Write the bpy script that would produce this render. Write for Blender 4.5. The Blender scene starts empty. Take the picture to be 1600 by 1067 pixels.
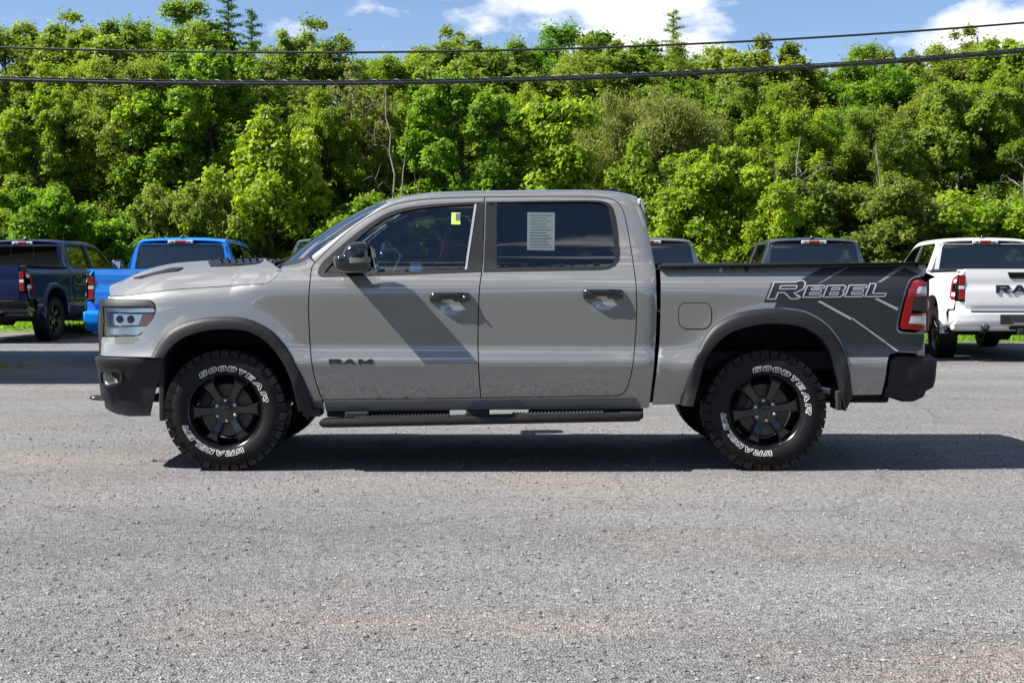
import bpy, bmesh, math, random
import numpy as np
from mathutils import Vector, Matrix
from mathutils.geometry import delaunay_2d_cdt

random.seed(7)
RNG = np.random.default_rng(7)
SC = bpy.context.scene
COL = SC.collection
R = math.radians

# ------------------------------------------------------------------ camera
CAM_D, CAM_H, FPX = 9.5, 1.346, 2185.0          # metres to the tyre faces, eye height, focal length in 1600-px pixels
PITCH = math.atan((533.5 - 428.0) / FPX)
cam = bpy.data.cameras.new('camera')
cam.sensor_width = 36.0
cam.lens = FPX * 36.0 / 1600.0
cam.clip_start, cam.clip_end = 0.1, 3000
camo = bpy.data.objects.new('camera', cam)
COL.objects.link(camo)
camo.location = (0, -CAM_D, CAM_H)
camo.rotation_euler = (R(90) - PITCH, 0, 0)
SC.camera = camo

# ------------------------------------------------------------------ light
LDIR = Vector((0.90, 0.17, -1.0)).normalized()   # direction the sunlight travels
sun = bpy.data.lights.new('sun', 'SUN')
sun.energy = 5.0
sun.angle = R(0.53)
sun.color = (1.0, 0.955, 0.88)
suno = bpy.data.objects.new('sun', sun)
COL.objects.link(suno)
suno.rotation_euler = LDIR.to_track_quat('-Z', 'Y').to_euler()

world = bpy.data.worlds.new('World')
SC.world = world
world.use_nodes = True
wn, wl = world.node_tree.nodes, world.node_tree.links
wn.clear()
wout = wn.new('ShaderNodeOutputWorld')
bg = wn.new('ShaderNodeBackground')
sky = wn.new('ShaderNodeTexSky')
sky.sky_type = 'NISHITA'
sky.sun_disc = False
sky.sun_elevation = math.asin(-LDIR.z)
sky.sun_rotation = math.atan2(-LDIR.x, -LDIR.y)
sky.air_density, sky.dust_density, sky.ozone_density = 0.6, 0.0, 1.0
bg.inputs['Strength'].default_value = 0.07
tc = wn.new('ShaderNodeTexCoord')
mp = wn.new('ShaderNodeMapping')
mp.inputs['Scale'].default_value = (5.0, 5.0, 11.0)
mp.inputs['Location'].default_value = (13.20, 5.85, 0.06)
nz = wn.new('ShaderNodeTexNoise')
nz.inputs['Scale'].default_value = 1.0
nz.inputs['Detail'].default_value = 9
nz.inputs['Roughness'].default_value = 0.56
rp = wn.new('ShaderNodeValToRGB')
rp.color_ramp.elements[0].position = 0.54
rp.color_ramp.elements[1].position = 0.62
mx = wn.new('ShaderNodeMixRGB')
mx.inputs['Color2'].default_value = (7.4, 7.5, 7.7, 1)
wl.new(tc.outputs['Generated'], mp.inputs['Vector'])
wl.new(mp.outputs['Vector'], nz.inputs['Vector'])
wl.new(nz.outputs['Fac'], rp.inputs['Fac'])
wl.new(rp.outputs['Color'], mx.inputs['Fac'])
wl.new(sky.outputs['Color'], mx.inputs['Color1'])
wl.new(mx.outputs['Color'], bg.inputs['Color'])
wl.new(bg.outputs['Background'], wout.inputs['Surface'])

SC.view_settings.view_transform = 'Standard'
SC.view_settings.look = 'None'
SC.view_settings.exposure = 1.3
SC.view_settings.gamma = 1.0
SC.view_settings.use_curve_mapping = False
SC.render.engine = 'CYCLES'
SC.cycles.max_bounces = 10
SC.cycles.transparent_max_bounces = 24
SC.cycles.caustics_reflective = False
SC.cycles.caustics_refractive = False

# ------------------------------------------------------------------ materials
MATS = {}
def principled(name, col, rough=0.5, metal=0.0, coat=0.0, spec=0.5, coat_rough=0.03, coat_ior=1.5):
    m = bpy.data.materials.new(name)
    m.use_nodes = True
    b = m.node_tree.nodes['Principled BSDF']
    b.inputs['Base Color'].default_value = (*col, 1)
    b.inputs['Roughness'].default_value = rough
    b.inputs['Metallic'].default_value = metal
    b.inputs['Specular IOR Level'].default_value = spec
    b.inputs['Coat Weight'].default_value = coat
    b.inputs['Coat Roughness'].default_value = coat_rough
    b.inputs['Coat IOR'].default_value = coat_ior
    MATS[name] = m
    return m

def nodes(m):
    return m.node_tree.nodes, m.node_tree.links, m.node_tree.nodes['Principled BSDF']

def noise_vary(m, scale, lo, hi, c1, c2, detail=4, bump=0.0, bump_scale=None, rough=None):
    """colour mottling and fine relief on a principled material"""
    n, l, b = nodes(m)
    t = n.new('ShaderNodeTexCoord')
    z = n.new('ShaderNodeTexNoise')
    z.inputs['Scale'].default_value = scale
    z.inputs['Detail'].default_value = detail
    l.new(t.outputs['Object'], z.inputs['Vector'])
    r = n.new('ShaderNodeValToRGB')
    r.color_ramp.elements[0].position, r.color_ramp.elements[1].position = lo, hi
    r.color_ramp.elements[0].color, r.color_ramp.elements[1].color = (*c1, 1), (*c2, 1)
    l.new(z.outputs['Fac'], r.inputs['Fac'])
    l.new(r.outputs['Color'], b.inputs['Base Color'])
    if rough:
        q = n.new('ShaderNodeMapRange')
        q.inputs['To Min'].default_value, q.inputs['To Max'].default_value = rough
        l.new(z.outputs['Fac'], q.inputs['Value'])
        l.new(q.outputs['Result'], b.inputs['Roughness'])
    if bump:
        z2 = n.new('ShaderNodeTexNoise')
        z2.inputs['Scale'].default_value = bump_scale or scale * 6
        z2.inputs['Detail'].default_value = 3
        l.new(t.outputs['Object'], z2.inputs['Vector'])
        bp = n.new('ShaderNodeBump')
        bp.inputs['Strength'].default_value = bump
        bp.inputs['Distance'].default_value = 0.002
        l.new(z2.outputs['Fac'], bp.inputs['Height'])
        l.new(bp.outputs['Normal'], b.inputs['Normal'])
    return m

def paint(name, col, metal=0.0, rough=0.38, ior=2.05):
    m = principled(name, col, rough, metal, coat=1.0, coat_rough=0.02, coat_ior=ior, spec=0.5 if ior > 1.6 else 0.2)
    n, l, b = nodes(m)
    t = n.new('ShaderNodeTexCoord')
    z = n.new('ShaderNodeTexNoise')                 # faint orange peel
    z.inputs['Scale'].default_value = 9
    z.inputs['Detail'].default_value = 1
    l.new(t.outputs['Object'], z.inputs['Vector'])
    bp = n.new('ShaderNodeBump')
    bp.inputs['Strength'].default_value = 0.02
    bp.inputs['Distance'].default_value = 0.01
    l.new(z.outputs['Fac'], bp.inputs['Height'])
    l.new(bp.outputs['Normal'], b.inputs['Coat Normal'])
    return m

def glass(name, tint, refl=1.5):
    m = bpy.data.materials.new(name)
    m.use_nodes = True
    n, l = m.node_tree.nodes, m.node_tree.links
    n.clear()
    o = n.new('ShaderNodeOutputMaterial')
    mixs = n.new('ShaderNodeMixShader')
    tr = n.new('ShaderNodeBsdfTransparent')
    tr.inputs['Color'].default_value = (*tint, 1)
    gl = n.new('ShaderNodeBsdfGlossy')
    gl.inputs['Roughness'].default_value = 0.01
    gl.inputs['Color'].default_value = (0.93, 0.97, 1.0, 1)
    fr = n.new('ShaderNodeFresnel')
    fr.inputs['IOR'].default_value = refl
    l.new(fr.outputs['Fac'], mixs.inputs['Fac'])
    l.new(tr.outputs['BSDF'], mixs.inputs[1])
    l.new(gl.outputs['BSDF'], mixs.inputs[2])
    l.new(mixs.outputs['Shader'], o.inputs['Surface'])
    MATS[name] = m
    return m

paint('paint_grey', (0.172, 0.173, 0.167), metal=0.10, rough=0.40, ior=2.1)
paint('paint_black', (0.0015, 0.009, 0.055), ior=1.5)
paint('paint_blue', (0.004, 0.22, 0.78), metal=0.0, rough=0.35, ior=1.6)
paint('paint_white', (0.74, 0.74, 0.74), ior=1.5)
paint('paint_granite', (0.028, 0.032, 0.038), metal=0.3)
paint('paint_silver', (0.10, 0.105, 0.115), metal=0.3)
noise_vary(principled('trim', (0.018, 0.019, 0.021), 0.5, spec=0.35), 60, 0.3, 0.7, (0.007, 0.0075, 0.0085), (0.011, 0.0115, 0.0125), bump=0.25, bump_scale=900, rough=(0.42, 0.58))
principled('gloss_black', (0.006, 0.006, 0.007), 0.12, coat=0.6)
noise_vary(principled('rubber', (0.016, 0.016, 0.017), 0.62, spec=0.22), 14, 0.35, 0.7, (0.005, 0.005, 0.0055), (0.010, 0.0098, 0.0095), bump=0.3, bump_scale=260, rough=(0.45, 0.7))
principled('rim_black', (0.005, 0.005, 0.006), 0.22, coat=0.6, spec=0.5)
principled('chrome', (0.75, 0.76, 0.78), 0.12, 1.0)
noise_vary(principled('steel', (0.45, 0.46, 0.47), 0.3, 1.0), 20, 0.3, 0.7, (0.38, 0.39, 0.40), (0.52, 0.53, 0.54), rough=(0.22, 0.4))
noise_vary(principled('rotor', (0.25, 0.24, 0.23), 0.4, 0.8), 8, 0.3, 0.7, (0.05, 0.048, 0.046), (0.09, 0.086, 0.082))
principled('letter_white', (0.70, 0.70, 0.69), 0.6)
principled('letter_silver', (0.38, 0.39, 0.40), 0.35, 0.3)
principled('letter_black', (0.008, 0.008, 0.009), 0.35)
principled('decal', (0.013, 0.015, 0.018), 0.42, coat=0.25, coat_rough=0.15)
noise_vary(principled('under', (0.01, 0.01, 0.01), 0.8), 9, 0.3, 0.7, (0.007, 0.007, 0.007), (0.016, 0.015, 0.014))
noise_vary(principled('interior', (0.012, 0.012, 0.014), 0.7), 40, 0.3, 0.7, (0.010, 0.010, 0.011), (0.017, 0.017, 0.019))
principled('interior_red', (0.50, 0.02, 0.03), 0.5)
principled('mirror', (0.85, 0.87, 0.88), 0.02, 1.0)
principled('lamp_chrome', (0.72, 0.71, 0.69), 0.3, 0.9)
principled('lamp_white', (0.80, 0.81, 0.82), 0.28, 0.75, coat=1.0)
principled('lamp_dark', (0.03, 0.03, 0.033), 0.25, coat=1.0)
principled('amber', (0.75, 0.16, 0.02), 0.25, coat=1.0)
principled('lens_red', (0.27, 0.005, 0.008), 0.18, coat=1.0)
principled('lens_smoke', (0.16, 0.165, 0.13), 0.15, coat=1.0)
principled('lens_clear', (0.62, 0.60, 0.60), 0.15, coat=1.0)
principled('paper_dimmed', (0.085, 0.11, 0.118), 0.8)  # paper and print darkened in colour as if seen through the tinted pane
principled('print_dimmed', (0.062, 0.082, 0.09), 0.8)
principled('sticker_green', (0.45, 0.75, 0.10), 0.7)
principled('plate_dark', (0.03, 0.03, 0.035), 0.4)
glass('glass_front', (0.50, 0.62, 0.66), 1.9)
glass('glass_tint', (0.045, 0.06, 0.085), 1.9)
glass('glass_clear', (0.70, 0.78, 0.78), 3.2)
glass('lens_cover', (0.96, 0.97, 0.98), 1.4)
# ------------------------------------------------------------------ helpers
def mesh_np(name, V, F, smooth=True, normals=None):
    """V: (n,3); F: list of tuples or (m,k) array"""
    me = bpy.data.meshes.new(name)
    V = np.asarray(V, dtype=np.float32)
    if isinstance(F, np.ndarray):
        k = F.shape[1]
        m = F.shape[0]
        me.vertices.add(len(V))
        me.vertices.foreach_set('co', V.ravel())
        me.loops.add(m * k)
        me.loops.foreach_set('vertex_index', F.astype(np.int32).ravel())
        me.polygons.add(m)
        me.polygons.foreach_set('loop_start', np.arange(0, m * k, k, dtype=np.int32))
        me.update(calc_edges=True)
    else:
        me.from_pydata([tuple(map(float, v)) for v in V], [], [tuple(int(i) for i in f) for f in F])
        me.update()
    me.polygons.foreach_set('use_smooth', np.full(len(me.polygons), bool(smooth)))
    if normals is not None:
        me.normals_split_custom_set_from_vertices([tuple(map(float, n)) for n in normals])
    return me

def from_bm(name, bm, smooth=False):
    me = bpy.data.meshes.new(name)
    bmesh.ops.recalc_face_normals(bm, faces=bm.faces)
    bm.to_mesh(me)
    bm.free()
    me.polygons.foreach_set('use_smooth', np.full(len(me.polygons), bool(smooth)))
    return me

def obj(name, me, mat=None, parent=None, loc=None, rot=None):
    o = bpy.data.objects.new(name, me)
    COL.objects.link(o)
    if me is not None and mat is not None:
        if len(me.materials) == 0:
            me.materials.append(None)
        o.material_slots[0].link = 'OBJECT'
        o.material_slots[0].material = MATS[mat] if isinstance(mat, str) else mat
    if parent is not None:
        o.parent = parent
    if loc is not None:
        o.location = loc
    if rot is not None:
        o.rotation_euler = rot
    return o

def tag(o, label=None, cat=None, group=None, kind=None):
    if label: o['label'] = label
    if cat: o['category'] = cat
    if group: o['group'] = group
    if kind: o['kind'] = kind
    return o

def box_bm(bm, c, s, bevel=0.0, rot=None, seg=2):
    b = bmesh.new()
    bmesh.ops.create_cube(b, size=1.0)
    bmesh.ops.scale(b, vec=s, verts=b.verts)
    if bevel > 0:
        bmesh.ops.bevel(b, geom=list(b.edges), offset=bevel, segments=seg, affect='EDGES', profile=0.5)
    if rot is not None:
        bmesh.ops.rotate(b, cent=(0, 0, 0), matrix=rot, verts=b.verts)
    bmesh.ops.translate(b, vec=c, verts=b.verts)
    tmp = bpy.data.meshes.new('tmp')
    b.to_mesh(tmp)
    b.free()
    bm.from_mesh(tmp)
    bpy.data.meshes.remove(tmp)

def boxes(name, items, bevel=0.01, smooth=False):
    bm = bmesh.new()
    for it in items:
        box_bm(bm, it[0], it[1], it[2] if len(it) > 2 else bevel, it[3] if len(it) > 3 else None)
    return from_bm(name, bm, smooth)

def grid_faces(nu, nv, close_u=False, close_v=False):
    F = []
    for i in range(nu if close_u else nu - 1):
        for j in range(nv if close_v else nv - 1):
            a, b = i * nv + j, ((i + 1) % nu) * nv + j
            c, d = ((i + 1) % nu) * nv + (j + 1) % nv, i * nv + (j + 1) % nv
            F.append((a, b, c, d))
    return F

def tube_data(path, rad, n=8, cap=True, off=0):
    P = np.asarray(path, float)
    m = len(P)
    rad = np.full(m, rad) if np.isscalar(rad) else np.asarray(rad, float)
    T = np.gradient(P, axis=0)
    T /= np.linalg.norm(T, axis=1)[:, None] + 1e-9
    up = np.array([0, 0, 1.0]) if abs(T[0][2]) < 0.9 else np.array([1.0, 0, 0])
    V = []
    A = np.cross(T, up)
    A /= np.linalg.norm(A, axis=1)[:, None] + 1e-9
    B = np.cross(A, T)
    th = np.arange(n) * 2 * math.pi / n
    V = (P[:, None, :] + rad[:, None, None] * (np.cos(th)[None, :, None] * A[:, None, :] + np.sin(th)[None, :, None] * B[:, None, :])).reshape(-1, 3)
    F = [tuple(off + i for i in f) for f in grid_faces(m, n, close_v=True)]
    if cap:
        F.append(tuple(off + i for i in range(n - 1, -1, -1)))
        F.append(tuple(off + (m - 1) * n + i for i in range(n)))
    return V, F

def tube(name, path, rad, n=8, smooth=True):
    V, F = tube_data(path, rad, n)
    return mesh_np(name, V, F, smooth)

def join_data(parts):
    V, F, o = [], [], 0
    for v, f in parts:
        v = np.asarray(v, float)
        V.append(v)
        F += [tuple(i + o for i in q) for q in f]
        o += len(v)
    return np.vstack(V), F

def lathe(prof, n=64, axis='y'):
    """prof: list of (r, y)"""
    th = np.arange(n) * 2 * math.pi / n
    pr = np.asarray(prof, float)
    V = np.zeros((n, len(pr), 3))
    V[:, :, 0] = np.cos(th)[:, None] * pr[None, :, 0]
    V[:, :, 2] = np.sin(th)[:, None] * pr[None, :, 0]
    V[:, :, 1] = pr[None, :, 1]
    return V.reshape(-1, 3), grid_faces(n, len(pr), close_u=True)

def catmull(pts, step=0.012, closed=False):
    """smooth open polyline through pts, resampled"""
    P = np.asarray(pts, float)
    n = len(P)
    out = []
    for i in range(n - 1):
        p0 = P[i - 1] if i > 0 else 2 * P[0] - P[1]
        p1, p2 = P[i], P[i + 1]
        p3 = P[i + 2] if i + 2 < n else 2 * P[-1] - P[-2]
        L = np.linalg.norm(p2 - p1)
        k = max(1, int(math.ceil(L / step)))
        t = (np.arange(k) / k)[:, None]
        a = 0.5
        d01, d12, d23 = [max(np.linalg.norm(q), 1e-6) ** a for q in (p1 - p0, p2 - p1, p3 - p2)]
        m1 = (p2 - p1) + d12 * ((p1 - p0) / d01 - (p2 - p0) / (d01 + d12))
        m2 = (p2 - p1) + d12 * ((p3 - p2) / d23 - (p3 - p1) / (d12 + d23))
        h = 2 * (p1 - p2) + m1 + m2
        g = -3 * (p1 - p2) - 2 * m1 - m2
        out.append(h * t ** 3 + g * t ** 2 + m1 * t + p1)
    out.append(P[-1][None])
    return np.vstack(out)

def line(a, b, step=0.015):
    a, b = np.asarray(a, float), np.asarray(b, float)
    k = max(1, int(math.ceil(np.linalg.norm(b - a) / step)))
    return a + (b - a) * (np.arange(k + 1) / k)[:, None]

def dedupe(P, eps=1e-4):
    P = np.asarray(P, float)
    keep = [0]
    for i in range(1, len(P)):
        if np.linalg.norm(P[i] - P[keep[-1]]) > eps:
            keep.append(i)
    if np.linalg.norm(P[keep[0]] - P[keep[-1]]) < eps:
        keep.pop()
    return P[keep]

def area2(P):
    x, y = P[:, 0], P[:, 1]
    return 0.5 * np.sum(x * np.roll(y, -1) - y * np.roll(x, -1))

def resample(P, n):
    P = np.asarray(P, float)
    d = np.r_[0, np.cumsum(np.linalg.norm(np.diff(P, axis=0), axis=1))]
    s = np.linspace(0, d[-1], n)
    return np.stack([np.interp(s, d, P[:, k]) for k in range(P.shape[1])], 1)

def inset(P, d):
    """closed polygon moved inwards by d (metres)"""
    P = dedupe(P)
    if area2(P) < 0:
        P = P[::-1]
    e = np.roll(P, -1, 0) - P
    e /= np.linalg.norm(e, axis=1)[:, None] + 1e-12
    nrm = np.stack([-e[:, 1], e[:, 0]], 1)
    a, b = np.roll(nrm, 1, 0), nrm
    m = a + b
    m /= np.linalg.norm(m, axis=1)[:, None] + 1e-9
    c = np.clip(np.sum(m * b, 1), 0.5, 1)
    return P + m * (d / c)[:, None]

def inside(P, Q):
    """points Q inside polygon P"""
    x, y = Q[:, 0], Q[:, 1]
    r = np.zeros(len(Q), bool)
    a, b = P, np.roll(P, -1, 0)
    for i in range(len(P)):
        c = (a[i, 1] > y) != (b[i, 1] > y)
        if not c.any():
            continue
        xx = (b[i, 0] - a[i, 0]) * (y - a[i, 1]) / (b[i, 1] - a[i, 1] + 1e-15) + a[i, 0]
        r ^= c & (x < xx)
    return r

def dist_poly(P, Q, closed=True):
    A = np.asarray(P, float)
    B = np.roll(A, -1, 0) if closed else A[1:]
    if not closed:
        A = A[:-1]
    Q = np.asarray(Q, float)
    D = B - A
    dd = np.sum(D * D, 1) + 1e-12
    out = np.empty(len(Q))
    st = max(1, 400000 // max(1, len(A)))
    for k in range(0, len(Q), st):
        q = Q[k:k + st]
        wx, wy = q[:, 0][:, None] - A[:, 0], q[:, 1][:, None] - A[:, 1]
        t = np.clip((wx * D[:, 0] + wy * D[:, 1]) / dd, 0, 1)
        wx -= t * D[:, 0]
        wy -= t * D[:, 1]
        out[k:k + st] = np.sqrt((wx * wx + wy * wy).min(1))
    return out

def panel(name, outline, fn, spacing=0.03, holes=(), axis='xz', thick=0.016, off=0.0, grad_eps=0.004, rim=True):
    """a sheet-metal panel: outline in plan, third coordinate from fn, edge folded inwards"""
    O = dedupe(outline)
    if area2(O) < 0:
        O = O[::-1]
    H = [dedupe(h) for h in holes]
    H = [h[::-1] if area2(h) > 0 else h for h in H]
    lo, hi = O.min(0), O.max(0)
    gx = np.arange(lo[0], hi[0], spacing)
    gz = np.arange(lo[1], hi[1], spacing)
    G = np.stack(np.meshgrid(gx, gz, indexing='ij'), -1).reshape(-1, 2)
    G[:, 0] += ((np.arange(len(G)) % len(gz)) % 2) * spacing * 0.5
    G = G[inside(O, G)]
    for h in H:
        if len(G): G = G[~inside(h, G)]
    if len(G):
        d = dist_poly(O, G)
        for h in H: d = np.minimum(d, dist_poly(h, G))
        G = G[d > spacing * 0.45]
    loops, pts, k = [], [], 0
    for L in [O] + H:
        pts.append(L)
        loops.append(np.arange(k, k + len(L)))
        k += len(L)
    P = np.vstack(pts + [G])
    E = [(int(l[i]), int(l[(i + 1) % len(l)])) for l in loops for i in range(len(l))]
    v2, e2, f2, ov, oe, of = delaunay_2d_cdt([Vector(p) for p in P], E, [], 0, 1e-6)
    Q = np.array([tuple(v) for v in v2])
    T = np.array([f for f in f2 if len(f) == 3])
    c = Q[T].mean(1)
    ok = inside(O, c)
    for h in H: ok &= ~inside(h, c)
    T = T[ok]
    a = Q[T]
    ar = (a[:, 1, 0] - a[:, 0, 0]) * (a[:, 2, 1] - a[:, 0, 1]) - (a[:, 1, 1] - a[:, 0, 1]) * (a[:, 2, 0] - a[:, 0, 0])
    T[ar < 0] = T[ar < 0][:, ::-1]
    e = grad_eps
    z = fn(Q[:, 0], Q[:, 1])
    fx = (fn(Q[:, 0] + e, Q[:, 1]) - fn(Q[:, 0] - e, Q[:, 1])) / (2 * e)
    fy = (fn(Q[:, 0], Q[:, 1] + e) - fn(Q[:, 0], Q[:, 1] - e)) / (2 * e)
    if axis == 'xz':
        N = np.stack([fx, -np.ones_like(fx), fy], 1)
        V = np.stack([Q[:, 0], z, Q[:, 1]], 1)
    elif axis == 'xy':
        N = np.stack([-fx, -fy, np.ones_like(fx)], 1)
        V = np.stack([Q[:, 0], Q[:, 1], z], 1)
    elif axis == 'yz':                                   # faces +x
        N = np.stack([np.ones_like(fx), -fx, -fy], 1)
        V = np.stack([z, Q[:, 0], Q[:, 1]], 1)
    N /= np.linalg.norm(N, axis=1)[:, None]
    V = V + N * off
    F = [tuple(t) for t in T]
    if not rim:
        return mesh_np(name, V, F, True, N)
    # boundary edges -> folded edge
    cnt = {}
    for t in T:
        for i in range(3):
            a_, b_ = int(t[i]), int(t[(i + 1) % 3])
            cnt[(a_, b_)] = cnt.get((a_, b_), 0) + 1
    be = [(a_, b_) for (a_, b_) in cnt if (b_, a_) not in cnt]
    VV, NN = [V], [N]
    k = len(V)
    for a_, b_ in be:
        t_ = V[b_] - V[a_]
        nn = np.cross(t_, N[a_])
        nn /= np.linalg.norm(nn) + 1e-12
        quad = np.array([V[a_], V[b_], V[b_] - N[b_] * thick, V[a_] - N[a_] * thick])
        VV.append(quad)
        NN.append(np.repeat(nn[None], 4, 0))
        F.append((k + 1, k, k + 3, k + 2))
        k += 4
    return mesh_np(name, np.vstack(VV), F, True, np.vstack(NN))

def mirror_me(me, name=None):
    """copy of a mesh mirrored to the other side of the truck (y -> -y)"""
    bm = bmesh.new()
    bm.from_mesh(me)
    for v in bm.verts: v.co.y = -v.co.y
    bmesh.ops.reverse_faces(bm, faces=bm.faces)
    m2 = bpy.data.meshes.new(name or me.name)
    bm.to_mesh(m2)
    bm.free()
    if me.has_custom_normals:
        n = np.zeros((len(me.vertices), 3))
        vn = np.zeros(len(me.vertices) * 3, np.float32)
        cn = np.zeros(len(me.loops) * 3, np.float32)
        me.corner_normals.foreach_get('vector', cn)
        vi = np.zeros(len(me.loops), np.int32)
        me.loops.foreach_get('vertex_index', vi)
        n[vi] = cn.reshape(-1, 3)
        n[:, 1] *= -1
        m2.normals_split_custom_set_from_vertices([tuple(map(float, q)) for q in n])
    return m2

def shift_me(me, v):
    me.transform(Matrix.Translation(v))
    return me

def loft(name, rings, cap0=True, cap1=True, smooth=True, close=True):
    """rings: list of (n,3) arrays"""
    n = len(rings[0])
    V = np.vstack(rings)
    F = grid_faces(len(rings), n, close_v=close)
    if cap0: F.append(tuple(range(n - 1, -1, -1)))
    if cap1: F.append(tuple((len(rings) - 1) * n + i for i in range(n)))
    bm = bmesh.new()
    vs = [bm.verts.new(tuple(v)) for v in V]
    for f in F:
        try: bm.faces.new([vs[i] for i in f])
        except ValueError: pass
    me = from_bm(name, bm, smooth)
    return me

def auto_smooth(me, ang=35):
    """hard edges above an angle"""
    me.polygons.foreach_set('use_smooth', np.full(len(me.polygons), True))
    me.set_sharp_from_angle(angle=R(ang))
    return me

def prism_xz(name, P, y0, y1, bev=0.006, sharp=40):
    """solid with outline P in xz between y0 (near) and y1, edge of the near face rounded"""
    P = dedupe(P)
    if area2(P) < 0: P = P[::-1]
    Q = inset(P, bev)
    Q2 = inset(P, bev * 0.3)
    rings = []
    for S, y in ((Q, y0), (Q2, y0 + bev * 0.3), (P, y0 + bev), (P, y1)):
        rings.append(np.stack([S[:, 0], np.full(len(S), y), S[:, 1]], 1))
    return auto_smooth(loft(name, rings), sharp)

# --- block letters (outer contour, holes), height 1
GLY = {
 'R': (1.4, [[(0,0),(0,1),(1.25,1),(1.4,.85),(1.4,.5),(1.25,.38),(1.02,.38),(1.42,0),(1.0,0),(.62,.38),(.35,.38),(.35,0)], [(.35,.6),(.35,.79),(1.05,.79),(1.05,.6)]]),
 'A': (1.6, [[(0,0),(.6,1),(1.0,1),(1.6,0),(1.22,0),(1.1,.2),(.5,.2),(.38,0)], [(.62,.4),(.98,.4),(.8,.74)]]),
 'M': (1.65, [[(0,0),(0,1),(.4,1),(.82,.5),(1.25,1),(1.65,1),(1.65,0),(1.3,0),(1.3,.55),(.94,.12),(.7,.12),(.35,.55),(.35,0)]]),
 'E': (1.1, [[(0,0),(0,1),(1.1,1),(1.1,.78),(.35,.78),(.35,.62),(1.0,.62),(1.0,.4),(.35,.4),(.35,.22),(1.1,.22),(1.1,0)]]),
 'B': (1.2, [[(0,0),(0,1),(1.05,1),(1.17,.88),(1.17,.62),(1.07,.52),(1.2,.4),(1.2,.12),(1.08,0)], [(.35,.62),(.35,.8),(.84,.8),(.84,.62)], [(.35,.2),(.35,.4),(.86,.4),(.86,.2)]]),
 'L': (1.1, [[(0,0),(0,1),(.35,1),(.35,.24),(1.1,.24),(1.1,0)]]),
 'G': (1.1, [[(.2,0),(0,.2),(0,.8),(.2,1),(1.1,1),(1.1,.76),(.36,.76),(.36,.24),(.74,.24),(.74,.36),(.55,.36),(.55,.56),(1.1,.56),(1.1,0)]]),
 'O': (1.1, [[(.25,0),(0,.25),(0,.75),(.25,1),(.85,1),(1.1,.75),(1.1,.25),(.85,0)], [(.36,.3),(.36,.7),(.74,.7),(.74,.3)]]),
 'D': (1.1, [[(0,0),(0,1),(.85,1),(1.1,.75),(1.1,.25),(.85,0)], [(.36,.26),(.36,.74),(.72,.74),(.72,.26)]]),
 'Y': (1.05, [[(.35,0),(.35,.4),(0,1),(.37,1),(.525,.66),(.68,1),(1.05,1),(.7,.4),(.7,0)]]),
 'W': (1.5, [[(0,1),(.25,0),(.6,0),(.75,.5),(.9,0),(1.25,0),(1.5,1),(1.17,1),(1.05,.45),(.9,.9),(.6,.9),(.45,.45),(.33,1)]]),
 'N': (1.05, [[(0,0),(0,1),(.35,1),(.7,.5),(.7,1),(1.05,1),(1.05,0),(.7,0),(.35,.5),(.35,0)]]),
}
def glyph_contours(text, gap=0.22, slant=0.0, scales=None):
    out, x = [], 0.0
    for i, ch in enumerate(text):
        w, cs = GLY[ch]
        s = scales[i] if scales else 1.0
        out.append([[(x + p[0] * s + slant * p[1] * s, p[1] * s) for p in c] for c in cs])
        x += w * s + gap
    return out, x - gap

def fill_letters(name, letters, place, thick):
    """letters: list of letters (outer + holes, each in plan); place(pts, depth) -> 3-D; solid raised letters"""
    V, F, o = [], [], 0
    for cs in letters:
        pts = np.vstack([np.asarray(c, float) for c in cs])
        E, k = [], 0
        for c in cs:
            E += [(k + i, k + (i + 1) % len(c)) for i in range(len(c))]
            k += len(c)
        v2, _, f2, _, _, _ = delaunay_2d_cdt([Vector(p) for p in pts], E, [], 0, 1e-7)
        Q = np.array([tuple(v) for v in v2])
        T = np.array([f for f in f2])
        c3 = Q[T].mean(1)
        ok = inside(np.asarray(cs[0], float), c3)
        for h in cs[1:]: ok &= ~inside(np.asarray(h, float), c3)
        T = T[ok]
        top, bot = place(Q, thick), place(Q, 0.0)
        n = len(Q)
        V += [top, bot]
        F += [tuple(o + i for i in t) for t in T]
        for a, b in E:
            F.append((o + a, o + b, o + n + b, o + n + a))
        o += 2 * n
    bm = bmesh.new()
    VV = np.vstack(V)
    vs = [bm.verts.new(tuple(v)) for v in VV]
    for f in F:
        try: bm.faces.new([vs[i] for i in f])
        except ValueError: pass
    return from_bm(name, bm, False)

def ribbon_letters(name, letters, place, w, thick, sub=0.25):
    """outlined letters: a thin raised line along every contour"""
    V, F, o = [], [], 0
    for cs in letters:
        for c in cs:
            P = np.asarray(c, float)
            P = np.vstack([line(P[i], P[(i + 1) % len(P)], sub)[:-1] for i in range(len(P))])
            e = np.roll(P, -1, 0) - np.roll(P, 1, 0)
            e /= np.linalg.norm(e, axis=1)[:, None] + 1e-9
            nr = np.stack([-e[:, 1], e[:, 0]], 1)
            a, b = P + nr * w * 0.5, P - nr * w * 0.5
            n = len(P)
            V += [place(a, thick), place(b, thick), place(a, 0.0), place(b, 0.0)]
            for i in range(n):
                j = (i + 1) % n
                F += [(o + i, o + j, o + n + j, o + n + i), (o + 2 * n + i, o + 2 * n + j, o + j, o + i), (o + n + i, o + n + j, o + 3 * n + j, o + 3 * n + i)]
            o += 4 * n
    return mesh_np(name, np.vstack(V), F, False)
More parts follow.
